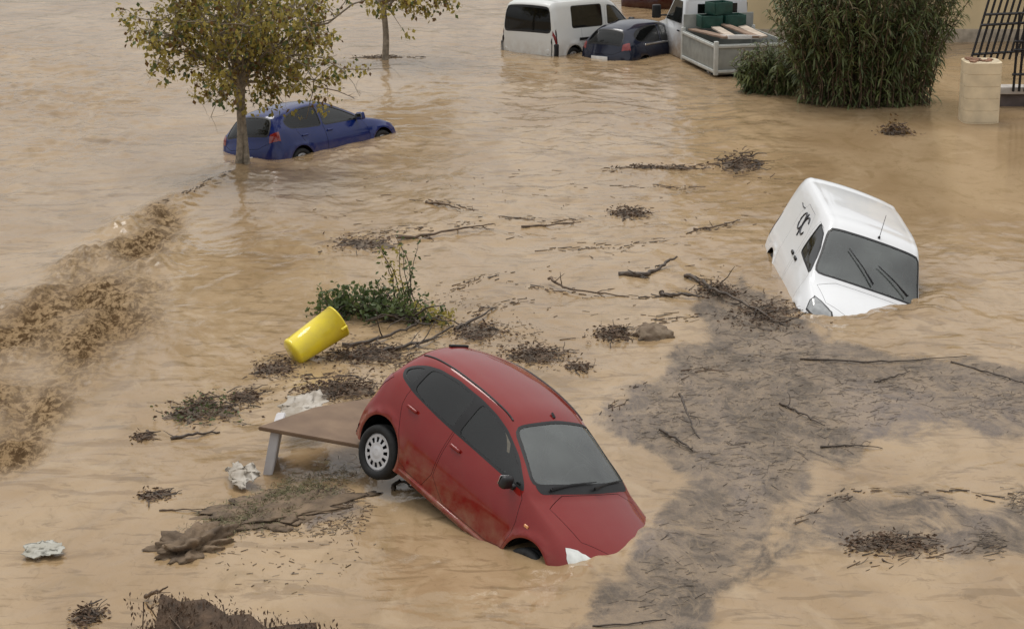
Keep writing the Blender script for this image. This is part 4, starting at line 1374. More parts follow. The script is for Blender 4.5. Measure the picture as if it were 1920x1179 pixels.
def railings():
    Mi = mat('dark_iron', (0.012, 0.010, 0.012), 0.55, var=0.4)
    # leaning panel behind the pillar
    p0 = G(1796, 150); y = p0[1] + .5
    k = y / FPX * 1.04

    def X(px): return (px - 960) * k

    def Z(py): return CAMH - (y * math.tan(TILT + math.atan((py - 589.5) / FPX)))
    root = empty('leaning_railing', (X(1830), y, 0)); tag(root, 'dark iron railing panel leaning to the right above the pillar', 'railing')
    for i in range(11):
        bx = 1792 + i * 11.5
        a = np.array([X(bx) - X(1830), 0, Z(112)]); b = np.array([X(bx + 40) - X(1830), .25, Z(-40)])
        m = MB(); m.tube([a, b], .03, 4); m.build('bar', Mi, root)
    for zy0, zy1, o in ((103, 95, 1), (48, 42, 14), (28, 24, 22)):
        m = MB(); m.tube([(X(1792 + o) - X(1830), .02, Z(zy0)), (X(1905 + o) - X(1830), .03, Z(zy1))], .032, 4); m.build('rail', Mi, root)
    # upright panel on the low wall
    p1 = G(1890, 205); y2 = p1[1] + .2; k2 = y2 / FPX * 1.04

    def X2(px): return (px - 960) * k2

    def Z2(py): return CAMH - (y2 * math.tan(TILT + math.atan((py - 589.5) / FPX)))
    root = empty('garden_railing', (X2(1920), y2, 0)); tag(root, 'upright dark iron railing on the low wall at the right edge', 'railing')
    for i in range(18):
        bx = 1872 + i * 10.5
        m = MB(); m.tube([(X2(bx) - X2(1920), 0, Z2(172)), (X2(bx + 3) - X2(1920), 0, Z2(24 + (i % 2) * 9))], .03, 4)
        m.build('bar', Mi, root)
    for zy in (94, 78, 140):
        m = MB(); m.tube([(X2(1868) - X2(1920), -.01, Z2(zy)), (X2(2060) - X2(1920), -.01, Z2(zy - 4))], .03, 4); m.build('rail', Mi, root)
    Mc = mat('cream_pillar', (0.72, 0.60, 0.41), 0.85, var=0.15, scale=3, bump=0.2, bscale=25)
    # rounded pillar built of courses
    c = G(1834, 226)
    root = empty('gate_pillar', c); tag(root, 'short cream rounded pillar standing in water by the reed bush', 'pillar')
    rad = 34 * c[1] / FPX * 1.03
    hz = [-.4, .02, .27, .53, .79, 1.05, 1.30]
    for i in range(6):
        h0, h1 = hz[i] + .0015, hz[i + 1] - .0015
        t = np.linspace(0, 2 * np.pi, 48, endpoint=False)
        q = np.sign(np.cos(t)) * np.abs(np.cos(t)) ** .45, np.sign(np.sin(t)) * np.abs(np.sin(t)) ** .45
        ring = [(rr * q[0][k], rr * q[1][k], zz) for rr, zz in ((rad - .006, h0), (rad, h0 + .006), (rad, h1 - .006), (rad - .006, h1)) for k in range(48)]
        F = [[r * 48 + k, r * 48 + (k + 1) % 48, (r + 1) * 48 + (k + 1) % 48, (r + 1) * 48 + k] for r in range(3) for k in range(48)]
        c0, c1 = len(ring), len(ring) + 1
        T = [[k, c0, (k + 1) % 48] for k in range(48)] + [[144 + (k + 1) % 48, c1, 144 + k] for k in range(48)]
        link('block', mesh_np('block', ring + [(0, 0, h0), (0, 0, h1)], [np.array(F), np.array(T)], Mc, smooth=False), root)
    V, F = lathe([(rad - .010, -.4), (rad - .010, 1.302), (.001, 1.302)], 24)
    link('mortar_core', mesh_np('mortar_core', V[:, [0, 2, 1]], F[:, ::-1], mat('mortar', (0.55, 0.46, 0.32), .9), smooth=False), root)
    m = MB()
    for q in range(14):
        m.box((rng.uniform(-.28, .28), rng.uniform(-.28, .28), 1.315), (rng.uniform(.06, .18), rng.uniform(.06, .16), rng.uniform(.02, .06)), rng.random() * 3)
    m.build('broken_top', mat('broken_brick', (0.30, 0.17, 0.11), .9, var=.4, scale=9), root)
    # low wall right of it
    a = G(1866, 206)
    root = empty('low_wall', (a[0] + 2.6, a[1] + .55, 0)); tag(root, 'low grey wall with pale coping under the right hand railing', 'wall')
    rbox('wall_face', (5.0, .3, 1.0), mat('dark_block', (0.10, 0.08, 0.075), .9, var=.4, scale=3, bump=.4), root, bevel=.01, loc=(0, 0, -.22))
    for i in range(6):
        rbox('coping_stone', (.81, .42, .16), mat('pale_coping', (0.5, 0.46, 0.42), .85, var=.15), root, bevel=.015, loc=(-2.08 + i * .83, -.02, .365))
    # yard wall behind the railings
    b = G(1880, 120)
    root = empty('yard_wall', (b[0] + 2.4, b[1] + 4.5, 0)); tag(root, 'pale grey plastered yard wall behind the iron railings', 'wall')
    rbox('wall_face', (9.0, .3, 5.2), mat('grey_plaster', (0.50, 0.45, 0.40), .9, var=.15, scale=1.5), root, bevel=.02, loc=(0.4, 0, 1.0))
    rbox('door_panel', (1.6, .08, 3.2), mat('grey_metal_door', (0.22, 0.23, 0.235), .5), root, bevel=.02, loc=(1.7, -.2, 2.6))


def truck():
    P = paint('truck_white_paint', (0.62, 0.64, 0.66), .5, .9, .4)
    Mg = mat('bed_grey_paint', (0.28, 0.29, 0.27), .6, var=.2, scale=4)
    Mgl = mat('bed_light_edge', (0.52, 0.53, 0.50), .6, var=.15)
    b = G(1350, 146)
    yaw = 104.0
    root = empty('dropside_truck', (b[0] - .1, b[1] + .1, -.47), (0, 0, R(yaw))); tag(root, 'white dropside pickup truck loaded with planks beside the reeds', 'truck')
    # local: x forward (away from the camera), y left; near left rear corner at the origin (0, 0)
    L, W = 2.5, 1.85
    z0, z1 = .55, 1.25
    for nm, c, sz in (('bed_side', (L / 2, 0, (z0 + z1) / 2), (L, .05, z1 - z0)), ('bed_side', (L / 2, -W, (z0 + z1) / 2), (L, .05, z1 - z0)),
                      ('tailgate', (0, -W / 2, (z0 + z1) / 2), (.05, W - .06, z1 - z0)), ('headboard', (L, -W / 2, (z0 + z1) / 2 + .2), (.05, W, z1 - z0 + .4))):
        o = rbox(nm, sz, Mg, root, bevel=.012, loc=c)
        if nm == 'tailgate':
            for q in (z0 + .05, z1 - .05):
                rbox('edge_rib', (.03, W - .1, .07), Mgl, o, bevel=.01, loc=(-.04, -W / 2, q))
        elif nm == 'bed_side':
            for q in (z0 + .05, z1 - .05):
                rbox('edge_rib', (L - .1, .03, .07), Mgl, o, bevel=.01, loc=(L / 2, .04 if c[1] == 0 else -W - .04, q))
    for x, y in ((0, 0), (0, -W), (L, 0), (L, -W)):
        rbox('corner_post', (.1, .1, z1 - z0 + .12), Mgl, root, bevel=.015, loc=(x, y, (z0 + z1) / 2 + .02))
    rbox('bed_floor', (L, W, .1), Mg, root, bevel=.01, loc=(L / 2, -W / 2, z0 + .02))
    rbox('chassis', (4.4, .9, .16), M_TRIM, root, bevel=.02, loc=(2.0, -W / 2, .45))
    for x in (.7, 3.6):
        for y in (-.15, -W + .15):
            wheel(root, (x, y, .32), 1 if y > -.5 else -1, .33, .2, 6, seg=24)
    # cab: lofted box with raked windscreen
    prof = [(2.62, .45), (2.62, 1.95), (2.72, 2.08), (3.35, 2.10), (3.55, 2.02), (4.12, 1.32), (4.75, 1.16), (4.85, 1.0), (4.88, .45)]
    V = []
    for y, ins in ((-.02, 0), (-W + .02, 0)):
        for x, z in prof:
            tuck = .12 * max(0, (z - 1.3) / .8)
            V.append((x, y - tuck if y > -.5 else y + tuck, z))
    n = len(prof)
    bm = bmesh.new()
    vs = [bm.verts.new(v) for v in V]
    for i in range(n):
        j = (i + 1) % n
        bm.faces.new((vs[i], vs[j], vs[n + j], vs[n + i]))
    bm.faces.new(vs[:n][::-1]); bm.faces.new(vs[n:])
    bmesh.ops.recalc_face_normals(bm, faces=bm.faces)
    bmesh.ops.bevel(bm, geom=bm.edges[:], offset=.05, segments=3, affect='EDGES')
    link('cab', bm_mesh('cab', bm, P, True), root)
    for y, s in ((-.02, 1), (-W + .02, -1)):
        t = lambda z: s * (-.12 * max(0, (z - 1.3) / .8) + .006)
        pts = [(2.85, 1.38), (2.9, 1.92), (3.5, 1.93), (3.98, 1.36)]
        V = [(x, y + t(z), z) for x, z in pts] + [(x, y + t(z) - s * .03, z) for x, z in pts]
        link('side_window', mesh_np('side_window', V, [np.array([[0, 1, 2, 3], [7, 6, 5, 4], [0, 4, 5, 1], [1, 5, 6, 2], [2, 6, 7, 3], [3, 7, 4, 0]])], M_GLASS_DARK, smooth=False), root)
        o = rbox('door_mirror', (.12, .22, .34), M_TRIM, root, bevel=.03, loc=(3.95, y + s * .27, 1.55))
        rbox('mirror_arm', (.05, .25, .04), M_TRIM, o, bevel=.01, loc=(3.98, y + s * .1, 1.44))
        rbox('door_handle', (.14, .03, .04), M_TRIM, root, bevel=.01, loc=(2.95, y + s * .01, 1.18))
    V = [(3.60, -.28, 2.0), (3.60, -W + .28, 2.0), (4.09, -W + .2, 1.38), (4.09, -.2, 1.38)]
    V = [(x + .03, y, z + .03) for x, y, z in V] + [(x, y, z) for x, y, z in V]
    link('windscreen', mesh_np('windscreen', V, [np.array([[0, 1, 2, 3], [7, 6, 5, 4], [0, 4, 5, 1], [1, 5, 6, 2], [2, 6, 7, 3], [3, 7, 4, 0]])], M_GLASS_DARK, smooth=False), root)
    V = [(2.605, -.4, 1.5), (2.605, -.4, 1.88), (2.605, -W + .4, 1.88), (2.605, -W + .4, 1.5)]
    V = V + [(x - .02, y, z) for x, y, z in V]
    link('rear_window', mesh_np('rear_window', V, [np.array([[0, 1, 2, 3], [7, 6, 5, 4], [0, 4, 5, 1], [1, 5, 6, 2], [2, 6, 7, 3], [3, 7, 4, 0]])], M_GLASS_DARK, smooth=False), root)
    # its load, each a thing of its own
    Mx = Matrix.Translation(root.location) @ Euler((0, 0, R(yaw))).to_matrix().to_4x4()

    def load(name, size, m, loc, rot, label, cat, group=None, bev=.01):
        o = rbox(name, size, m, None, bevel=bev)
        o.matrix_world = Mx @ Matrix.Translation(loc) @ Euler(rot).to_matrix().to_4x4()
        tag(o, label, cat, group)
    Mp = mat('pale_plank', (0.50, 0.42, 0.34), .8, var=.25, scale=4)
    Mp2 = mat('weathered_plank', (0.26, 0.18, 0.13), .85, var=.3, scale=4)
    for i, (y, z, t, yw, mm, lb) in enumerate(((-.25, 1.34, .05, .05, Mp2, 'brown plank on the truck bed, nearest its left side'), (-.55, 1.40, .02, -.12, Mp, 'pale plank lying askew on the truck bed'),
                                               (-.95, 1.42, -.03, .10, Mp2, 'weathered brown plank in the middle of the truck load'), (-1.3, 1.38, .0, -.06, Mp, 'pale plank toward the right of the truck load'))):
        load('plank', (2.3, .22, .05), mm, (1.25, y, z), (rng.uniform(-.1, .1), t, yw), lb, 'plank', 'planks on the truck')
    load('white_board', (.5, .9, .10), mat('white_board', (0.75, 0.73, 0.70), .6, var=.08), (.35, -.75, 1.36), (.05, .12, .1), 'bright white board lying at the tail of the truck', 'board')
    Mgc = mat('dark_green_plastic', (0.012, 0.06, 0.045), .45, var=.3)
    for i, (x, y, z, lb) in enumerate(((2.1, -.55, 1.52, 'dark green plastic crate at the left behind the cab'), (2.1, -1.15, 1.52, 'dark green plastic crate at the right behind the cab'), (2.15, -.8, 1.84, 'dark green plastic crate topmost on the truck'))):
        r = empty('plastic_crate'); tag(r, lb, 'crate', 'green crates on the truck')
        r.matrix_world = Mx @ Matrix.Translation((x, y, z)) @ Euler((0, 0, .15 * i)).to_matrix().to_4x4()
        for k, (c, sz) in enumerate((((0, .27, 0), (.4, .03, .3)), ((0, -.27, 0), (.4, .03, .3)), ((.2, 0, 0), (.03, .51, .3)), ((-.2, 0, 0), (.03, .51, .3)), ((0, 0, -.14), (.37, .51, .02)))):
            rbox('crate_side' if k < 4 else 'crate_bottom', sz, Mgc, r, bevel=.006, loc=c)


# ------------------------------------------------------------------ flotsam
def wz(x, y):
    return float(water_h([x], [y])[0])


def branch(label, pts, rad, twigs=5, tl=.35, m=None, cat='branch', name='floating_branch', group='branches adrift in the flood', leaves=0):
    """pts: (px, py, height over the water)."""
    W = []
    for px, py, z in pts:
        g = G(px, py); h = wz(g[0], g[1])
        W.append(G(px, py, h + z))
    W = np.array(W)
    t = np.linspace(0, 1, len(W)); tq = np.linspace(0, 1, max(10, 4 * len(W)))
    P = np.stack([np.interp(tq, t, W[:, k]) for k in range(3)], -1)
    P[1:-1] = .25 * P[:-2] + .5 * P[1:-1] + .25 * P[2:]
    P += rng.normal(size=P.shape) * rad * .35
    base = P[0].copy()
    b = MB(); b.tube(P - base, np.linspace(rad, rad * .35, len(P)) * rng.uniform(.85, 1.15, len(P)), 7)
    LC = []
    ax = (P[-1] - P[0]) / np.linalg.norm(P[-1] - P[0])
    for k in range(twigs):
        q = P[rng.integers(1, len(P) - 1)]
        d = ax * rng.uniform(-.2, 1.2) + rng.normal(size=3) * np.array([.8, .8, .35])
        w = wander(q, d, 5, tl * rng.uniform(.12, .26), .25)
        w[:, 2] = np.maximum(w[:, 2], q[2] - .05)
        b.tube(w - base, np.linspace(rad * .4, rad * .12, 6), 4)
        LC.append(w[2:])
    o = b.build(name, m or M_WETWOOD, None, True)
    o.location = base
    tag(o, label, cat, group)
    return o


def clump(label, px, py, w, d, h, n=60, leaf=0, m=None, name='debris_clump', cat='debris', group='clumps of flotsam', ln=.3, rad=.008, leaf_m=None, lsize=.06):
    """A raft of sticks (and leaves) about w x d x h metres."""
    c = G(px, py); c[2] = wz(c[0], c[1])
    root = empty(name, c); tag(root, label, cat, group)
    na, nr = 40, 7
    sd = rng.random() * 50
    V, F = [], []
    for q in range(nr):
        for a in range(na):
            t = 2 * math.pi * a / na; f = q / (nr - 1)
            e = .42 * (1 + .75 * float(pnoise(1.6 * math.cos(t) + sd, 1.6 * math.sin(t))) + .45 * float(pnoise(5 * math.cos(t), 5 * math.sin(t) + sd)))
            V.append((w * e * f * math.cos(t), d * e * f * math.sin(t), max(.0, h * .3 * (1 - f * f) * (.6 + .8 * float(pnoise(f * 3 + sd, t * 2)))) + .012 - .03 * f ** 6))
    for q in range(nr - 1):
        for a in range(na):
            k2 = (a + 1) % na
            F.append([q * na + a, (q + 1) * na + a, (q + 1) * na + k2, q * na + k2])
    link('mat', mesh_np('mat', V, np.array(F), M_WETMAT), root)
    b = MB()
    for i in range(n):
        p = np.array([rng.normal() * w * .3, rng.normal() * d * .3, 0])
        p[2] = h * abs(rng.normal()) * .4 * math.exp(-(p[0] / w) ** 2 * 3) + .002
        a = rng.normal() * .8
        dd = np.array([math.cos(a), math.sin(a), rng.normal() * .10])
        P = wander(p, dd, 3, ln * rng.uniform(.05, .34) * rng.random() ** .5, .22)
        P[:, 2] = np.clip(P[:, 2], -.005, h)
        b.tube(P, np.linspace(1, .5, 4) * rad * rng.uniform(.4, 1.5), 4, mi=int(rng.random() < .6))
    b.build('sticks', [m or M_WETWOOD, M_TWIG if m is None else M_STRAW], root)['kind'] = 'stuff'
    k = int(n * 2.5 + leaf)
    C = np.stack([rng.normal(size=k) * w * .3, rng.normal(size=k) * d * .3, 0 * rng.random(k)], -1)
    C[:, 2] = np.abs(rng.normal(size=k)) * h * .4 * np.exp(-(C[:, 0] / w) ** 2 * 3) + .004
    D = rng.normal(size=(k, 3)) * np.array([1, 1, .18])
    sz = lsize * rng.uniform(.25, 1.3, k)
    mi = (np.arange(k) >= k - leaf).astype(int)
    link('leaves', leaf_mesh('leaves', C, D, sz, sz * .5, [M_DEADLEAF, leaf_m or M_DEADLEAF], mi, .02), root)['kind'] = 'stuff'
    return root


def crumple(name, label, corners, m, amp=.06, cat='sheet', n=26, seed=0, thick=.004):
    """Crumpled sheet over four (px, py, z) corners."""
    c = [G(*p) for p in corners]
    u = np.linspace(0, 1, n)
    U, Vv = np.meshgrid(u, u, indexing='ij')
    a_, b_ = 2 * U - 1, 2 * Vv - 1                   # round the outline off, then tear it a little
    rr = (1 + .30 * pnoise(1.7 * a_ + seed, 1.7 * b_, seed)) * .56
    U, Vv = .5 + rr * a_ * np.sqrt(1 - b_ ** 2 / 2), .5 + rr * b_ * np.sqrt(1 - a_ ** 2 / 2)
    P = ((1 - U) * (1 - Vv))[..., None] * c[0] + (U * (1 - Vv))[..., None] * c[1] + (U * Vv)[..., None] * c[2] + ((1 - U) * Vv)[..., None] * c[3]
    edge = .10 * fbm(U * 4, Vv * 4, 3, seed + 3)[..., None] * (c[1] - c[0]) + .10 * fbm(U * 4, Vv * 4, 3, seed + 7)[..., None] * (c[3] - c[0])
    P = P + edge
    P[..., 2] += amp * (ridged(U * 1.1 + .4 * pnoise(U * 2, Vv * 2, seed), Vv * 2.4, 2, seed) + .5)
    base = P.mean((0, 1)); base[2] = P[..., 2].min()
    V = (P - base).reshape(-1, 3)
    i = np.arange(n - 1)[:, None] * n; j = np.arange(n - 1)[None]
    F = np.stack([i + j, i + n + j, i + n + j + 1, i + j + 1], -1).reshape(-1, 4)
    o = link(name, mesh_np(name, V, F, m)); o.location = base
    md = o.modifiers.new('thickness', 'SOLIDIFY'); md.thickness = thick
    tag(o, label, cat)
    return o


def lump(name, label, px, py, size, m, cat, amp=.35, seed=0, sub=5, kind=None, z=-.05, rotz=0.0, freq=1.6):
    """Rough half-buried lump of soil."""
    c = G(px, py)
    bm = bmesh.new(); bmesh.ops.create_icosphere(bm, subdivisions=sub, radius=1)
    co = np.array([v.co for v in bm.verts])
    k = 1 + amp * (fbm(co[:, 0] * freq + 3, co[:, 1] * freq + co[:, 2] * 1.3, 4, 200 + seed)) + .10 * fbm(co[:, 0] * 6, co[:, 1] * 6 + co[:, 2] * 5, 3, 230 + seed)
    co = co * k[:, None] * np.array(size)
    cz, sz = math.cos(rotz), math.sin(rotz)
    co = co @ np.array([[cz, sz, 0], [-sz, cz, 0], [0, 0, 1]])
    for v, q in zip(bm.verts, co): v.co = q
    o = link(name, bm_mesh(name, bm, m, True)); o.location = (c[0], c[1], z)
    tag(o, label, cat, kind=kind)
    return o


def yellow_bin():
    My = paint('yellow_plastic', (0.90, 0.72, 0.03), .16, .5, .45)
    a = G(547, 662, .12); b = np.array([.64, .40, .36]); L = .80
    d = Vector(b).normalized()
    root = empty('yellow_bin', a); tag(root, 'bright yellow plastic bin tipped over in the flotsam', 'bin')
    root.rotation_euler = d.to_track_quat('Y', 'Z').to_euler()
    r0, r1 = .20, .235
    V, F = lathe([(.001, 0), (r0 - .02, 0), (r0, .02), (r0 + .006, .05), (r0, .055), ((r0 + r1) / 2, L * .5), (r1, L * .97), (r1 + .006, L * .97), (r1 + .006, L), (r1 - .012, L), ((r0 + r1) / 2 - .012, L * .5), (r0 - .015, .03), (.001, .03)], 40)
    link('shell', mesh_np('shell', V, F[:, ::-1], My), root)
    for s in (1, -1):
        rbox('grip', (.05, .1, .03), My, root, bevel=.012, loc=(s * (r1 + .03), L * .93, 0))


def uprooted_bush():
    c = G(715, 590); c[2] = wz(c[0], c[1])
    root = empty('uprooted_bush', c); tag(root, 'uprooted leafy green bush drifting behind the yellow bin', 'bush')
    k = FPX / (c[1] + 1.0)                    # pixels per metre there
    b = MB(); LC, LD, LM = [], [], []

    def spray(p, d, n, step, nl, sp, up=0.0, green=True, r=.012):
        P = wander(p, d, n, step, .2, up)
        P[:, 2] = np.maximum(P[:, 2], .0)
        b.tube(P, np.linspace(r, r * .3, n + 1), 4)
        i = rng.integers(1, n + 1, nl)
        LC.append(P[i] + rng.normal(size=(nl, 3)) * sp); LD.append(rng.normal(size=(nl, 3)) + np.array([0, 0, .3])); LM.append(np.full(nl, 0 if green else 1))
    for q in range(70):                        # low green mass stretching to the left
        spray(np.array([rng.uniform(-.75, .45), rng.uniform(-.3, .3), .02]), np.array([rng.normal() * .8 - .2, rng.normal() * .5, rng.uniform(.2, .9)]), 5, .085, 26, .05, -.02)
    for q in range(7):                         # upright sprigs
        spray(np.array([.40 + rng.normal() * .12, .1 + rng.normal() * .2, .1]), np.array([rng.normal() * .12 + .05 * (q - 3), .1, 1]), 9, .115, 22, .045, .03, q % 3 > 0, .010)
    for q in range(16):                        # lower right mass
        spray(np.array([rng.uniform(.25, 1.0), rng.uniform(-.7, -.1), .02]), np.array([rng.normal(), rng.normal() * .5, rng.uniform(.1, .6)]), 5, .08, 18, .05, -.02, q % 3 > 0)
    for q in range(14):                        # roots
        spray(np.array([.5 + rng.normal() * .15, -.4, .05]), np.array([rng.normal(), rng.normal() * .4 - .3, rng.uniform(-.05, .35)]), 6, .11, 0, .05, -.02, False, .02)
    b.build('stems', M_WETWOOD, root, True)
    LC, LD, LM = np.vstack(LC), np.vstack(LD), np.concatenate(LM)
    sz = .075 * rng.uniform(.6, 1.5, len(LC))
    link('foliage', leaf_mesh('foliage', LC, LD, sz, sz * .6, [M_GREEN, M_OLIVE], LM), root)


def board_and_post():
    Mb = mat('brown_board', (0.14, 0.085, 0.05), .7, col2=(0.23, 0.15, 0.09), scale=2.5)
    q = [G(484, 803, .58), G(700, 842, .40), G(700, 748, .42), G(590, 766, .50)]
    q = np.array(q); up = np.array([0, 0, .045])
    base = q.mean(0)
    V = np.vstack([q + up * .5, q - up * .5]) - base
    bm = bmesh.new(); vs = [bm.verts.new(v) for v in V]
    bm.faces.new(vs[:4]); bm.faces.new(vs[4:][::-1])
    for i in range(4):
        bm.faces.new((vs[i], vs[4 + i], vs[4 + (i + 1) % 4], vs[(i + 1) % 4]))
    bmesh.ops.recalc_face_normals(bm, faces=bm.faces)
    bmesh.ops.bevel(bm, geom=bm.edges[:], offset=.008, segments=2, affect='EDGES')
    o = link('wooden_board', bm_mesh('wooden_board', bm, Mb)); o.location = base
    tag(o, 'wide brown board jutting out under the rear of the red car', 'board')
    a, b = G(499, 906, -.1), G(515, 812, .545)
    b = np.array([a[0] + (b[0] - a[0]), a[1] + .05, .55])
    root = empty('grey_post', a); tag(root, 'pale grey slab standing upright under the left end of the board', 'post')
    d = b - a
    Ms = mat('grey_slab', (0.52, 0.50, 0.50), .75, var=.12, scale=5)
    bm = bmesh.new(); bmesh.ops.create_cube(bm, size=1)
    for v in bm.verts:
        t = v.co.z + .5
        v.co = Vector((v.co.x * .11 + d[0] * t, v.co.y * .62 + d[1] * t + .3, d[2] * t))
    bmesh.ops.bevel(bm, geom=bm.edges[:], offset=.012, segments=2, affect='EDGES')
    link('slab', bm_mesh('slab', bm, Ms), root)


def flotsam():
    yellow_bin(); uprooted_bush(); board_and_post()
    Mpl = mat('dirty_white_plastic', (0.26, 0.21, 0.15), .55, col2=(0.52, 0.48, 0.42), scale=5)
    crumple('plastic_sheet', 'crumpled dirty white sheet lying behind the brown board', [(515, 792, .30), (600, 782, .32), (618, 738, .35), (545, 744, .32)], Mpl, .10, 'sheet', seed=5)
    crumple('plastic_sack', 'torn whitish sack caught at the foot of the grey slab', [(424, 915, .02), (484, 918, .02), (482, 872, .20), (432, 876, .06)], Mpl, .14, 'sack', seed=9)
    crumple('plastic_bag', 'small white plastic bag afloat at the far left', [(46, 1046, .0), (118, 1044, .0), (114, 1018, .03), (56, 1020, .03)], mat('pale_bag', (0.30, 0.28, 0.22), .5, col2=(.44, .43, .38), scale=5), .07, 'bag', seed=14)
    # branches
    B = branch
    B('dark crooked log rising out of the water in mid stream', [(1160, 516, .0), (1210, 516, .03), (1240, 498, .06), (1266, 480, .14)], .048, 3, .3)
    B('long forked branch trailing toward the white van', [(1285, 517, .02), (1318, 528, .06), (1340, 545, .12), (1410, 575, .05), (1475, 612, .0)], .036, 10, .5)
    B('short dark branch left of the forked branch', [(1238, 550, .02), (1265, 552, .06), (1318, 556, .04)], .04, 4, .3)
    B('thin pole lying level at the edge of the grey scum', [(1500, 672, .01), (1620, 678, .02), (1700, 676, .02), (1812, 667, .01)], .016, 1, .2)
    B('thin pole slanting toward the right edge of the scum', [(1785, 678, .01), (1860, 700, .02), (1930, 720, .01)], .016, 1, .2)
    B('short bent reed stem floating on the grey scum', [(1640, 716, .01), (1665, 708, .02), (1706, 696, .02)], .016, 1, .2)
    B('upright twig poking from scum right of the red car', [(1275, 738, .22), (1285, 765, .14), (1298, 800, .05), (1312, 822, .0)], .018, 3, .3)
    B('reddish stick lying flat right of the red car roof', [(1238, 806, .03), (1265, 818, .05), (1300, 842, .02)], .022, 3, .3)
    B('straight stick in the middle of the grey scum', [(1462, 756, .02), (1500, 772, .03), (1545, 798, .02)], .018, 2, .2)
    B('thin curved twig at the lower edge of the scum', [(1540, 838, .01), (1600, 833, .02), (1655, 840, .01)], .013, 3, .3)
    B('thin stick at the bottom centre edge', [(1110, 1172, .01), (1180, 1168, .02), (1250, 1160, .01)], .012, 1, .2)
    B('flat dark stick left of the brown board', [(320, 822, .01), (365, 814, .03), (412, 808, .02)], .024, 2, .2)
    B('tangled stick right of the uprooted bush', [(850, 618, .02), (890, 600, .05), (932, 574, .04)], .03, 5, .35)
    B('pale root like branch in mid stream', [(1030, 520, .10), (1045, 532, .08), (1075, 545, .04), (1180, 556, .01)], .026, 5, .3, M_TWIG)
    B('long low branch washed along the crest in mid stream', [(745, 446, .03), (800, 440, .05), (870, 428, .04), (925, 420, .03)], .03, 7, .35, M_TWIG)
    B('straight branch far out in mid stream', [(975, 425, .02), (1030, 422, .03), (1090, 416, .02)], .022, 2, .2, M_TWIG)
    B('bent stick above the uprooted bush', [(800, 380, .02), (835, 382, .04), (862, 392, .03)], .03, 3, .25, M_TWIG)
    B('long stick under the uprooted bush', [(640, 648, .03), (720, 632, .06), (770, 612, .08), (810, 588, .08)], .03, 7, .4)
    B('root end of wood between the yellow bin and the red car', [(655, 672, .02), (730, 655, .05), (800, 640, .05), (850, 612, .04)], .035, 8, .35)
    B('short stick under the red car door', [(1300, 430, .02), (1340, 425, .04), (1388, 412, .02)], .022, 2, .2, M_TWIG)['label'] = 'slender branch adrift left of the white van'
    B('rust brown branch jutting from the bottom brush', [(274, 1118, .03), (290, 1110, .12), (312, 1100, .25)], .024, 1, .2, M_TWIG)
    B('black bracket of wood under the red car wheel', [(735, 915, .02), (750, 900, .06), (775, 912, .02)], .03, 2, .15)
    B('low drift stick at the foot of the grassy mud', [(300, 956, .01), (340, 955, .02), (385, 955, .01)], .012, 1, .2, M_TWIG)
    B('bare twig under the nearer street tree', [(590, 162, .1), (640, 172, .1), (665, 185, .05)], .02, 2, .2, M_TWIG)
    # clumps
    C = clump
    C('dark leafy clump adrift left of the brown board', 382, 772, .75, .9, .14, 170, 320, leaf_m=M_GREEN)
    C('small brown clump trailing right of the leafy clump', 455, 745, .38, .5, .08, 60, 60)
    C('brown tangle of sticks far right of mid stream', 1385, 312, .75, 1.2, .30, 110, 60, ln=.5, rad=.014)
    C('row of dark sticks left of the brown tangle', 1235, 315, 1.6, .25, .08, 70, 20, ln=.3, rad=.012)
    C('russet clump afloat in the calm water by the pillar', 1678, 250, .55, .6, .30, 70, 200, leaf_m=M_RUST, lsize=.09)
    C('red brown wrack just above the red car roof', 1005, 668, .75, .7, .07, 150, 260)
    C('brown wrack between the bush and the red car', 905, 622, .8, .8, .07, 120, 160)
    C('dark wrack under the yellow bin', 690, 668, 1.0, .8, .12, 190, 240)
    C('wrack piled behind the brown board', 640, 735, .95, .7, .18, 190, 260)
    C('strawy wrack along the left of the yellow bin', 515, 690, .5, .7, .05, 90, 80)
    C('wet wrack under the forked branch', 1345, 550, .55, .7, .20, 110, 90)
    C('dark wrack left of the root ball', 1150, 628, .55, .6, .10, 110, 120)
    C('dark wrack streak at the lower right', 1668, 1022, .75, .5, .06, 150, 150)
    C('small brown clump at the lower left', 160, 1160, .25, .4, .12, 60, 90)
    C('thin brown scraps at the left below the leafy clump', 290, 928, .38, .3, .03, 50, 50)
    C('floating scrap left of the leafy clump', 265, 818, .2, .25, .05, 40, 40)
    C('brown raft in open mid stream', 1178, 402, .55, .7, .08, 90, 120)
    C('brown scrap just right of the wrack over the red car roof', 1085, 690, .3, .3, .03, 40, 40)
    C('wrack at the left of the mid stream crest', 680, 455, .9, 1.1, .07, 90, 120)
    C('wrack below the white van nose', 1440, 590, 1.1, 1.3, .08, 240, 180)
    C('wrack at the foot of the second street tree', 715, 108, 1.3, .35, .05, 40, 10, rad=.01)
    lump('root_ball', 'round brown root ball stranded left of the scum', 1222, 628, (.30, .30, .20), mat('root_soil', (.13, .09, .06), .9, col2=(.25, .19, .13), scale=6, bump=.8, bscale=16), 'root ball', .25, 3, 4)
    lump('soil_clod', 'grey brown block of soil above the bottom brush', 362, 1022, (.32, .52, .17), M_SOIL, 'soil', .5, 8, 5, rotz=-.55, freq=2.9)
    # bank that shows through the water with grass on it
    o = lump('mud_bank', 'low grassy mud bank between the board and the soil block', 520, 955, (.55, .95, .05), M_SOIL, 'mud bank', .45, 21, 5, z=-.012, rotz=-.9, freq=3.0)
    C2 = []
    for i in range(4200):
        u, v = rng.normal() * .5, rng.normal() * .35
        g = G(505 + 120 * u - 60 * v, 950 - 45 * u + 26 * v + 16 * rng.normal())
        C2.append(g)
    C2 = np.array(C2); C2[:, 2] = .012 + .02 * rng.random(len(C2))
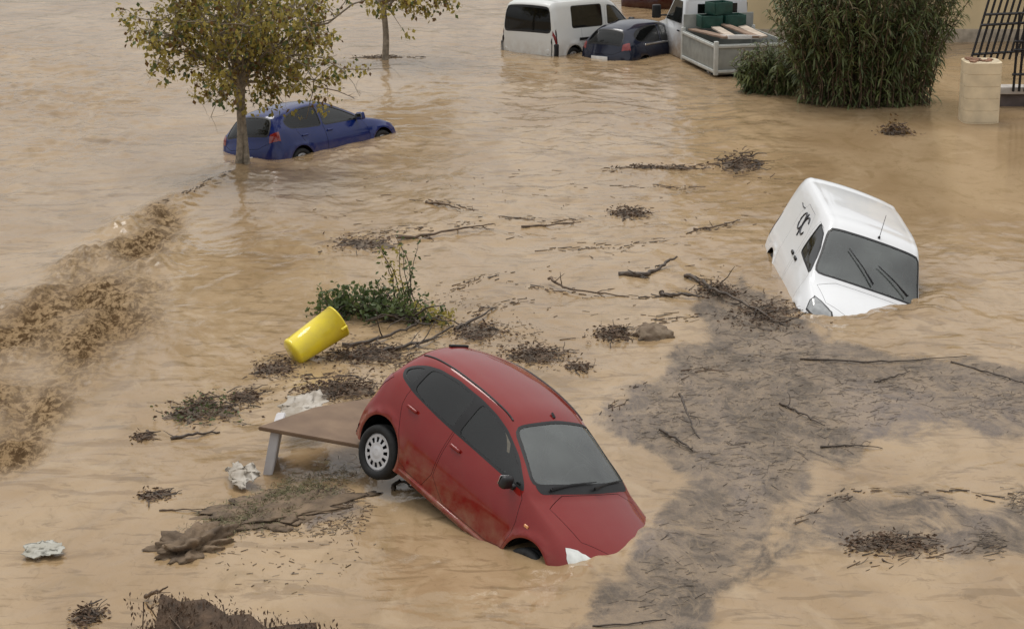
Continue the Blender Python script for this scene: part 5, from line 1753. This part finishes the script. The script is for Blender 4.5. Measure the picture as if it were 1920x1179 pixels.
    base = C2.mean(0)
    o = link('mud_grass', blade_mesh('mud_grass', C2 - base, rng.normal(size=(len(C2), 3)) * np.array([1, .8, .3]) + np.array([0, 0, .35]), rng.uniform(.05, .17, len(C2)), .012, [M_GRASS, M_STRAW], (rng.random(len(C2)) < .3).astype(int), .7, 2))
    o.location = base; tag(o, 'matted muddy grass on the low bank', None, kind='stuff')
    # withered brush on a bank at the bottom edge
    pts = [(300, 1112), (340, 1106), (385, 1116), (430, 1128), (470, 1142), (500, 1158), (540, 1160), (590, 1160)]
    base = G(430, 1200); base[2] = 0
    root = empty('earth_edge', base); tag(root, 'dark brown earth edge matted with withered brush at the bottom', 'earth bank')
    LC, LD = [], []; b = MB()
    for px, py in pts:
        top = G(px, py, .42)
        for i in range(150):
            t = rng.random() ** .7
            p = top + np.array([rng.normal() * .11, -t * .5 + .06 * rng.random(), -.62 * t + .02 * rng.normal()])
            LC.append(p - base); LD.append([rng.normal() * .35, rng.normal() * .3 - .5, rng.normal() * .3 - .8])
        for i in range(7):
            p = top + np.array([rng.normal() * .12, .05 * rng.random(), -.10])
            P = wander(p, (rng.normal() * .25, -.5, -1), 6, .1, .15); b.tube(P - base, np.linspace(.008, .004, 7), 3)
    b.build('stems', M_TWIG, root)
    LC, LD = np.array(LC), np.array(LD)
    LC = np.repeat(LC, 4, 0) + rng.normal(size=(len(LC) * 4, 3)) * .035; LD = np.repeat(LD, 4, 0) + rng.normal(size=(len(LC), 3)) * .4
    sz = .04 * rng.uniform(.4, 1.5, len(LC))
    link('foliage', leaf_mesh('foliage', LC, LD, sz, sz * .4, [M_DEADLEAF, M_TWIG], (rng.random(len(LC)) < .15).astype(int)), root)
    top = np.array([G(px, py + 10, .33) for px, py in pts]) - base
    top[:, 2] += .04 * np.array([(-1) ** k for k in range(len(pts))]); top[:, 1] += .05 * rng.normal(size=len(pts))
    V = np.vstack([top + (0, .35, -.45), top, top + (0, -.35, -.18), top + (0, -.6, -.6)])
    n = len(pts)
    F = np.array([[r * n + i, r * n + i + 1, (r + 1) * n + i + 1, (r + 1) * n + i] for r in range(3) for i in range(n - 1)])
    link('soil_core', mesh_np('soil_core', V, F[:, ::-1], mat('dark_soil', (0.04, 0.025, 0.015), 0.9, col2=(0.11, 0.068, 0.04), scale=9, bump=1.0, bscale=22)), root)


def sticks_stuff(name, label, polys, n, lmin, lmax, rad, mats, seed, mask=None, prob=None):
    """Countless bits of reed and bark adrift inside outlines on the water."""
    r = np.random.default_rng(seed)
    P = []
    per = [int(n * w) for _, w in polys]
    for (pl, w), k in zip(polys, per):
        got = 0
        lo, hi = pl.min(0), pl.max(0)
        while got < k:
            q = lo + (hi - lo) * r.random((k * 3, 2))
            q = q[inside(q, pl)]
            d = .5 * fbm(q[:, 0] / .8, q[:, 1] / 1.2, 3, seed) + .5 * r.normal(size=len(q))
            if mask is not None:
                d = d + 2.6 * mask(q) ** 2 + .9 * fbm(q[:, 0] / .5, q[:, 1] / 1.4, 3, seed + 9) - 2.0
            q = q[d > .1][:k - got]
            P.append(q); got += len(q)
    P = np.vstack(P)
    z = water_h(P[:, 0], P[:, 1])
    L = r.uniform(lmin, lmax, len(P)) * r.random(len(P)) ** .6
    a = r.normal(size=len(P)) * .7 + .15
    D = np.stack([np.cos(a), np.sin(a) * 1.3, r.normal(size=len(P)) * .05], -1)
    D /= np.linalg.norm(D, axis=1, keepdims=True)
    S = np.stack([-D[:, 1], D[:, 0], 0 * a], -1); S /= np.linalg.norm(S, axis=1, keepdims=True)
    w = rad * r.uniform(.5, 1.6, len(P))
    c = np.column_stack([P, z + .004])
    e0, e1 = c - D * L[:, None] / 2, c + D * L[:, None] / 2
    up = np.array([0, 0, 1.0])
    V = np.stack([e0 - S * w[:, None], e0 + S * w[:, None], e0 + up * w[:, None] * 1.2, e1 - S * w[:, None] * .6, e1 + S * w[:, None] * .6, e1 + up * w[:, None]], 1)
    base = c.mean(0)
    V = (V - base).reshape(-1, 3)
    b = np.arange(len(P))[:, None] * 6
    Q = np.concatenate([b + np.array(f) for f in ((0, 2, 5, 3), (2, 1, 4, 5))], 1).reshape(-1, 4)
    T = np.concatenate([b + np.array(f) for f in ((0, 1, 2), (3, 5, 4))], 1).reshape(-1, 3)
    mi = r.choice(len(mats), len(P), p=prob)
    o = link(name, mesh_np(name, V, [Q, T], mats, np.concatenate([np.repeat(mi, 2), np.repeat(mi, 2)]), smooth=False))
    o.location = base
    tag(o, label, None, kind='stuff')


# ------------------------------------------------------------------ assemble
def maroon_car():
    P = paint('maroon_paint', (0.055, 0.008, 0.007), 0.3, .35)
    g = G(1240, 14)
    root, sh, doors = build_car('maroon_car', HATCH, ((g[0], g[1] + 1.6, -.35), 76, 0, 0, 1.0), P, HATCH_SPEC,
                                'dark red car cut off by the top edge beyond the truck', 'car', .12)
    for side in (1, -1):
        for sx in (1.25, -1.22):
            wheel(root, (sx, side * .745, .29), side, .30, .19, 7, seg=20)


for f in (red_car, white_van, blue_car, rear_van, dark_car, maroon_car):
    f()
build_water()
added_hill(); house(); railings(); truck()
b = G(453, 311)
tree('street_tree', b, 2.0, .088, (.55, 0, 3.2), (2.85, 2.0, 2.05), 30, 8, 5, 9, [M_OLIVE, M_RUST, M_GREEN], [.72, .14, .14],
     'leafy young tree standing against the tail of the blue car', stems=2, lean=(.05, 0), leaf=.10)
b = G(722, 112)
tree('street_tree', b, 1.7, .085, (.3, .3, 2.98), (2.6, 1.9, 1.95), 14, 7, 5, 12, [M_OLIVE, M_RUST, M_GREEN], [.6, .25, .15],
     'slim bare trunked tree farther back right of the leafy one', leaf=.11)
b = G(1634, 205)
reed_bush('reed_bush', 'large dark green reed bush standing left of the pillar', b + np.array([0, 1.0, 0]), 2.32, 1.5, 4.8, 360, 72)
b = G(1450, 180)
reed_bush('reed_bush', 'small low green bush between the truck and the large reeds', b + np.array([0, .5, 0]), .85, .7, 1.25, 110, 44)
flotsam()
M_CH = [mat('chaff_grey', (0.15, 0.12, 0.095), .8, var=.4, scale=8), mat('chaff_pale', (0.27, 0.215, 0.16), .8, var=.35, scale=8), mat('chaff_dark', (0.07, 0.052, 0.038), .75, var=.4, scale=8)]
def scum_at(q):
    return water_h(q[:, 0], q[:, 1], True)[1]


_c = SCUMS[0][0].mean(0)
sticks_stuff('floating_chaff', 'grey scum of reed chaff and bark bits at the right', [(poly_px([(1080, 520), (1480, 520), (1560, 620), (1960, 670), (1960, 860), (1620, 880), (1480, 980), (1330, 1185), (1080, 1185), (1290, 930), (1100, 800), (1110, 700)]), .85), (poly_px([(1520, 930), (1960, 910), (1960, 1090), (1520, 1070)]), .10)], 2600, .02, .26, .003, M_CH, 5, scum_at, [.45, .3, .25])
sticks_stuff('drift_bits', 'scattered bits of wood around the bush and board', [(poly_px([(470, 660), (600, 600), (860, 540), (1000, 600), (1080, 700), (900, 700), (760, 700), (690, 760), (480, 760)]), .55), (poly_px([(540, 910), (640, 905), (705, 950), (680, 1000), (600, 1010), (430, 1005), (470, 950)]), .37), (poly_px([(330, 990), (560, 970), (730, 1030), (560, 1120), (400, 1090)]), .08)], 1700, .012, .12, .0045, [M_TWIG, M_DEADLEAF, M_STRAW, M_CH[1]], 8)
sticks_stuff('stream_bits', 'sparse bits of bark adrift in mid stream', [(poly_px([(560, 330), (1500, 300), (1500, 700), (1100, 760), (1080, 620), (620, 480)]), 1.0)], 170, .02, .22, .006, [M_TWIG, M_DEADLEAF], 12)


def drift_lines():
    """Broken lines of bark and reed that the current has combed out across mid stream."""
    r = np.random.default_rng(77)
    lines = [[(600, 478), (650, 455), (720, 440), (860, 425), (940, 412), (1085, 418)], [(1130, 322), (1200, 314), (1300, 311), (1440, 303)], [(760, 375), (840, 383), (900, 398)],
             [(850, 545), (905, 522), (960, 515)], [(880, 590), (930, 576), (1010, 560)], [(1020, 470), (1160, 462), (1290, 440), (1390, 415)], [(960, 532), (1050, 545), (1180, 560), (1330, 556)],
             [(1060, 640), (1130, 628), (1240, 600), (1310, 596)], [(470, 700), (560, 712), (690, 705), (830, 660)], [(1090, 352), (1180, 348), (1310, 352)], [(1130, 778), (1190, 730), (1300, 700), (1420, 668)],
             [(1500, 980), (1600, 925), (1780, 925), (1920, 935)], [(1600, 1060), (1720, 1045), (1880, 1020)], [(300, 385), (345, 372), (425, 330)]]
    P, A = [], []
    for ln in lines:
        q = poly_px(ln)
        d = np.concatenate([[0], np.cumsum(np.linalg.norm(np.diff(q, axis=0), axis=1))])
        k = int(d[-1] * 42)
        t = np.sort(r.random(k)) * d[-1]
        t = t[pnoise(t / .6, 0 * t + d[-1], 3) + .35 * r.normal(size=k) > -.05]
        x, y = np.interp(t, d, q[:, 0]), np.interp(t, d, q[:, 1])
        dx, dy = np.interp(t + .05, d, q[:, 0]) - x, np.interp(t + .05, d, q[:, 1]) - y
        P.append(np.stack([x + r.normal(size=len(t)) * .05, y + r.normal(size=len(t)) * .10], -1)); A.append(np.arctan2(dy, dx) + .35 * r.normal(size=len(t)))
    P, a = np.vstack(P), np.concatenate(A)
    z = water_h(P[:, 0], P[:, 1])
    L = r.uniform(.03, .30, len(P)) * r.random(len(P)) ** .7; w = r.uniform(.003, .011, len(P))
    D = np.stack([np.cos(a), np.sin(a), 0 * a], -1); S = np.stack([-D[:, 1], D[:, 0], 0 * a], -1)
    c = np.column_stack([P, z + .003]); base = c.mean(0)
    e0, e1 = c - D * L[:, None] / 2, c + D * L[:, None] / 2
    up = np.array([0, 0, 1.0])
    V = np.stack([e0 - S * w[:, None], e0 + S * w[:, None], e0 + up * w[:, None] * 1.2, e1 - S * w[:, None] * .6, e1 + S * w[:, None] * .6, e1 + up * w[:, None]], 1)
    b = np.arange(len(P))[:, None] * 6
    Q = np.concatenate([b + np.array(f) for f in ((0, 2, 5, 3), (2, 1, 4, 5))], 1).reshape(-1, 4)
    T = np.concatenate([b + np.array(f) for f in ((0, 1, 2), (3, 5, 4))], 1).reshape(-1, 3)
    mi = r.integers(0, 3, len(P))
    o = link('drift_lines', mesh_np('drift_lines', (V - base).reshape(-1, 3), [Q, T], [M_TWIG, M_DEADLEAF, M_WETWOOD], np.concatenate([np.repeat(mi, 2), np.repeat(mi, 2)]), smooth=False))
    o.location = base
    tag(o, 'broken lines of bark combed out by the current', None, kind='stuff')


drift_lines()
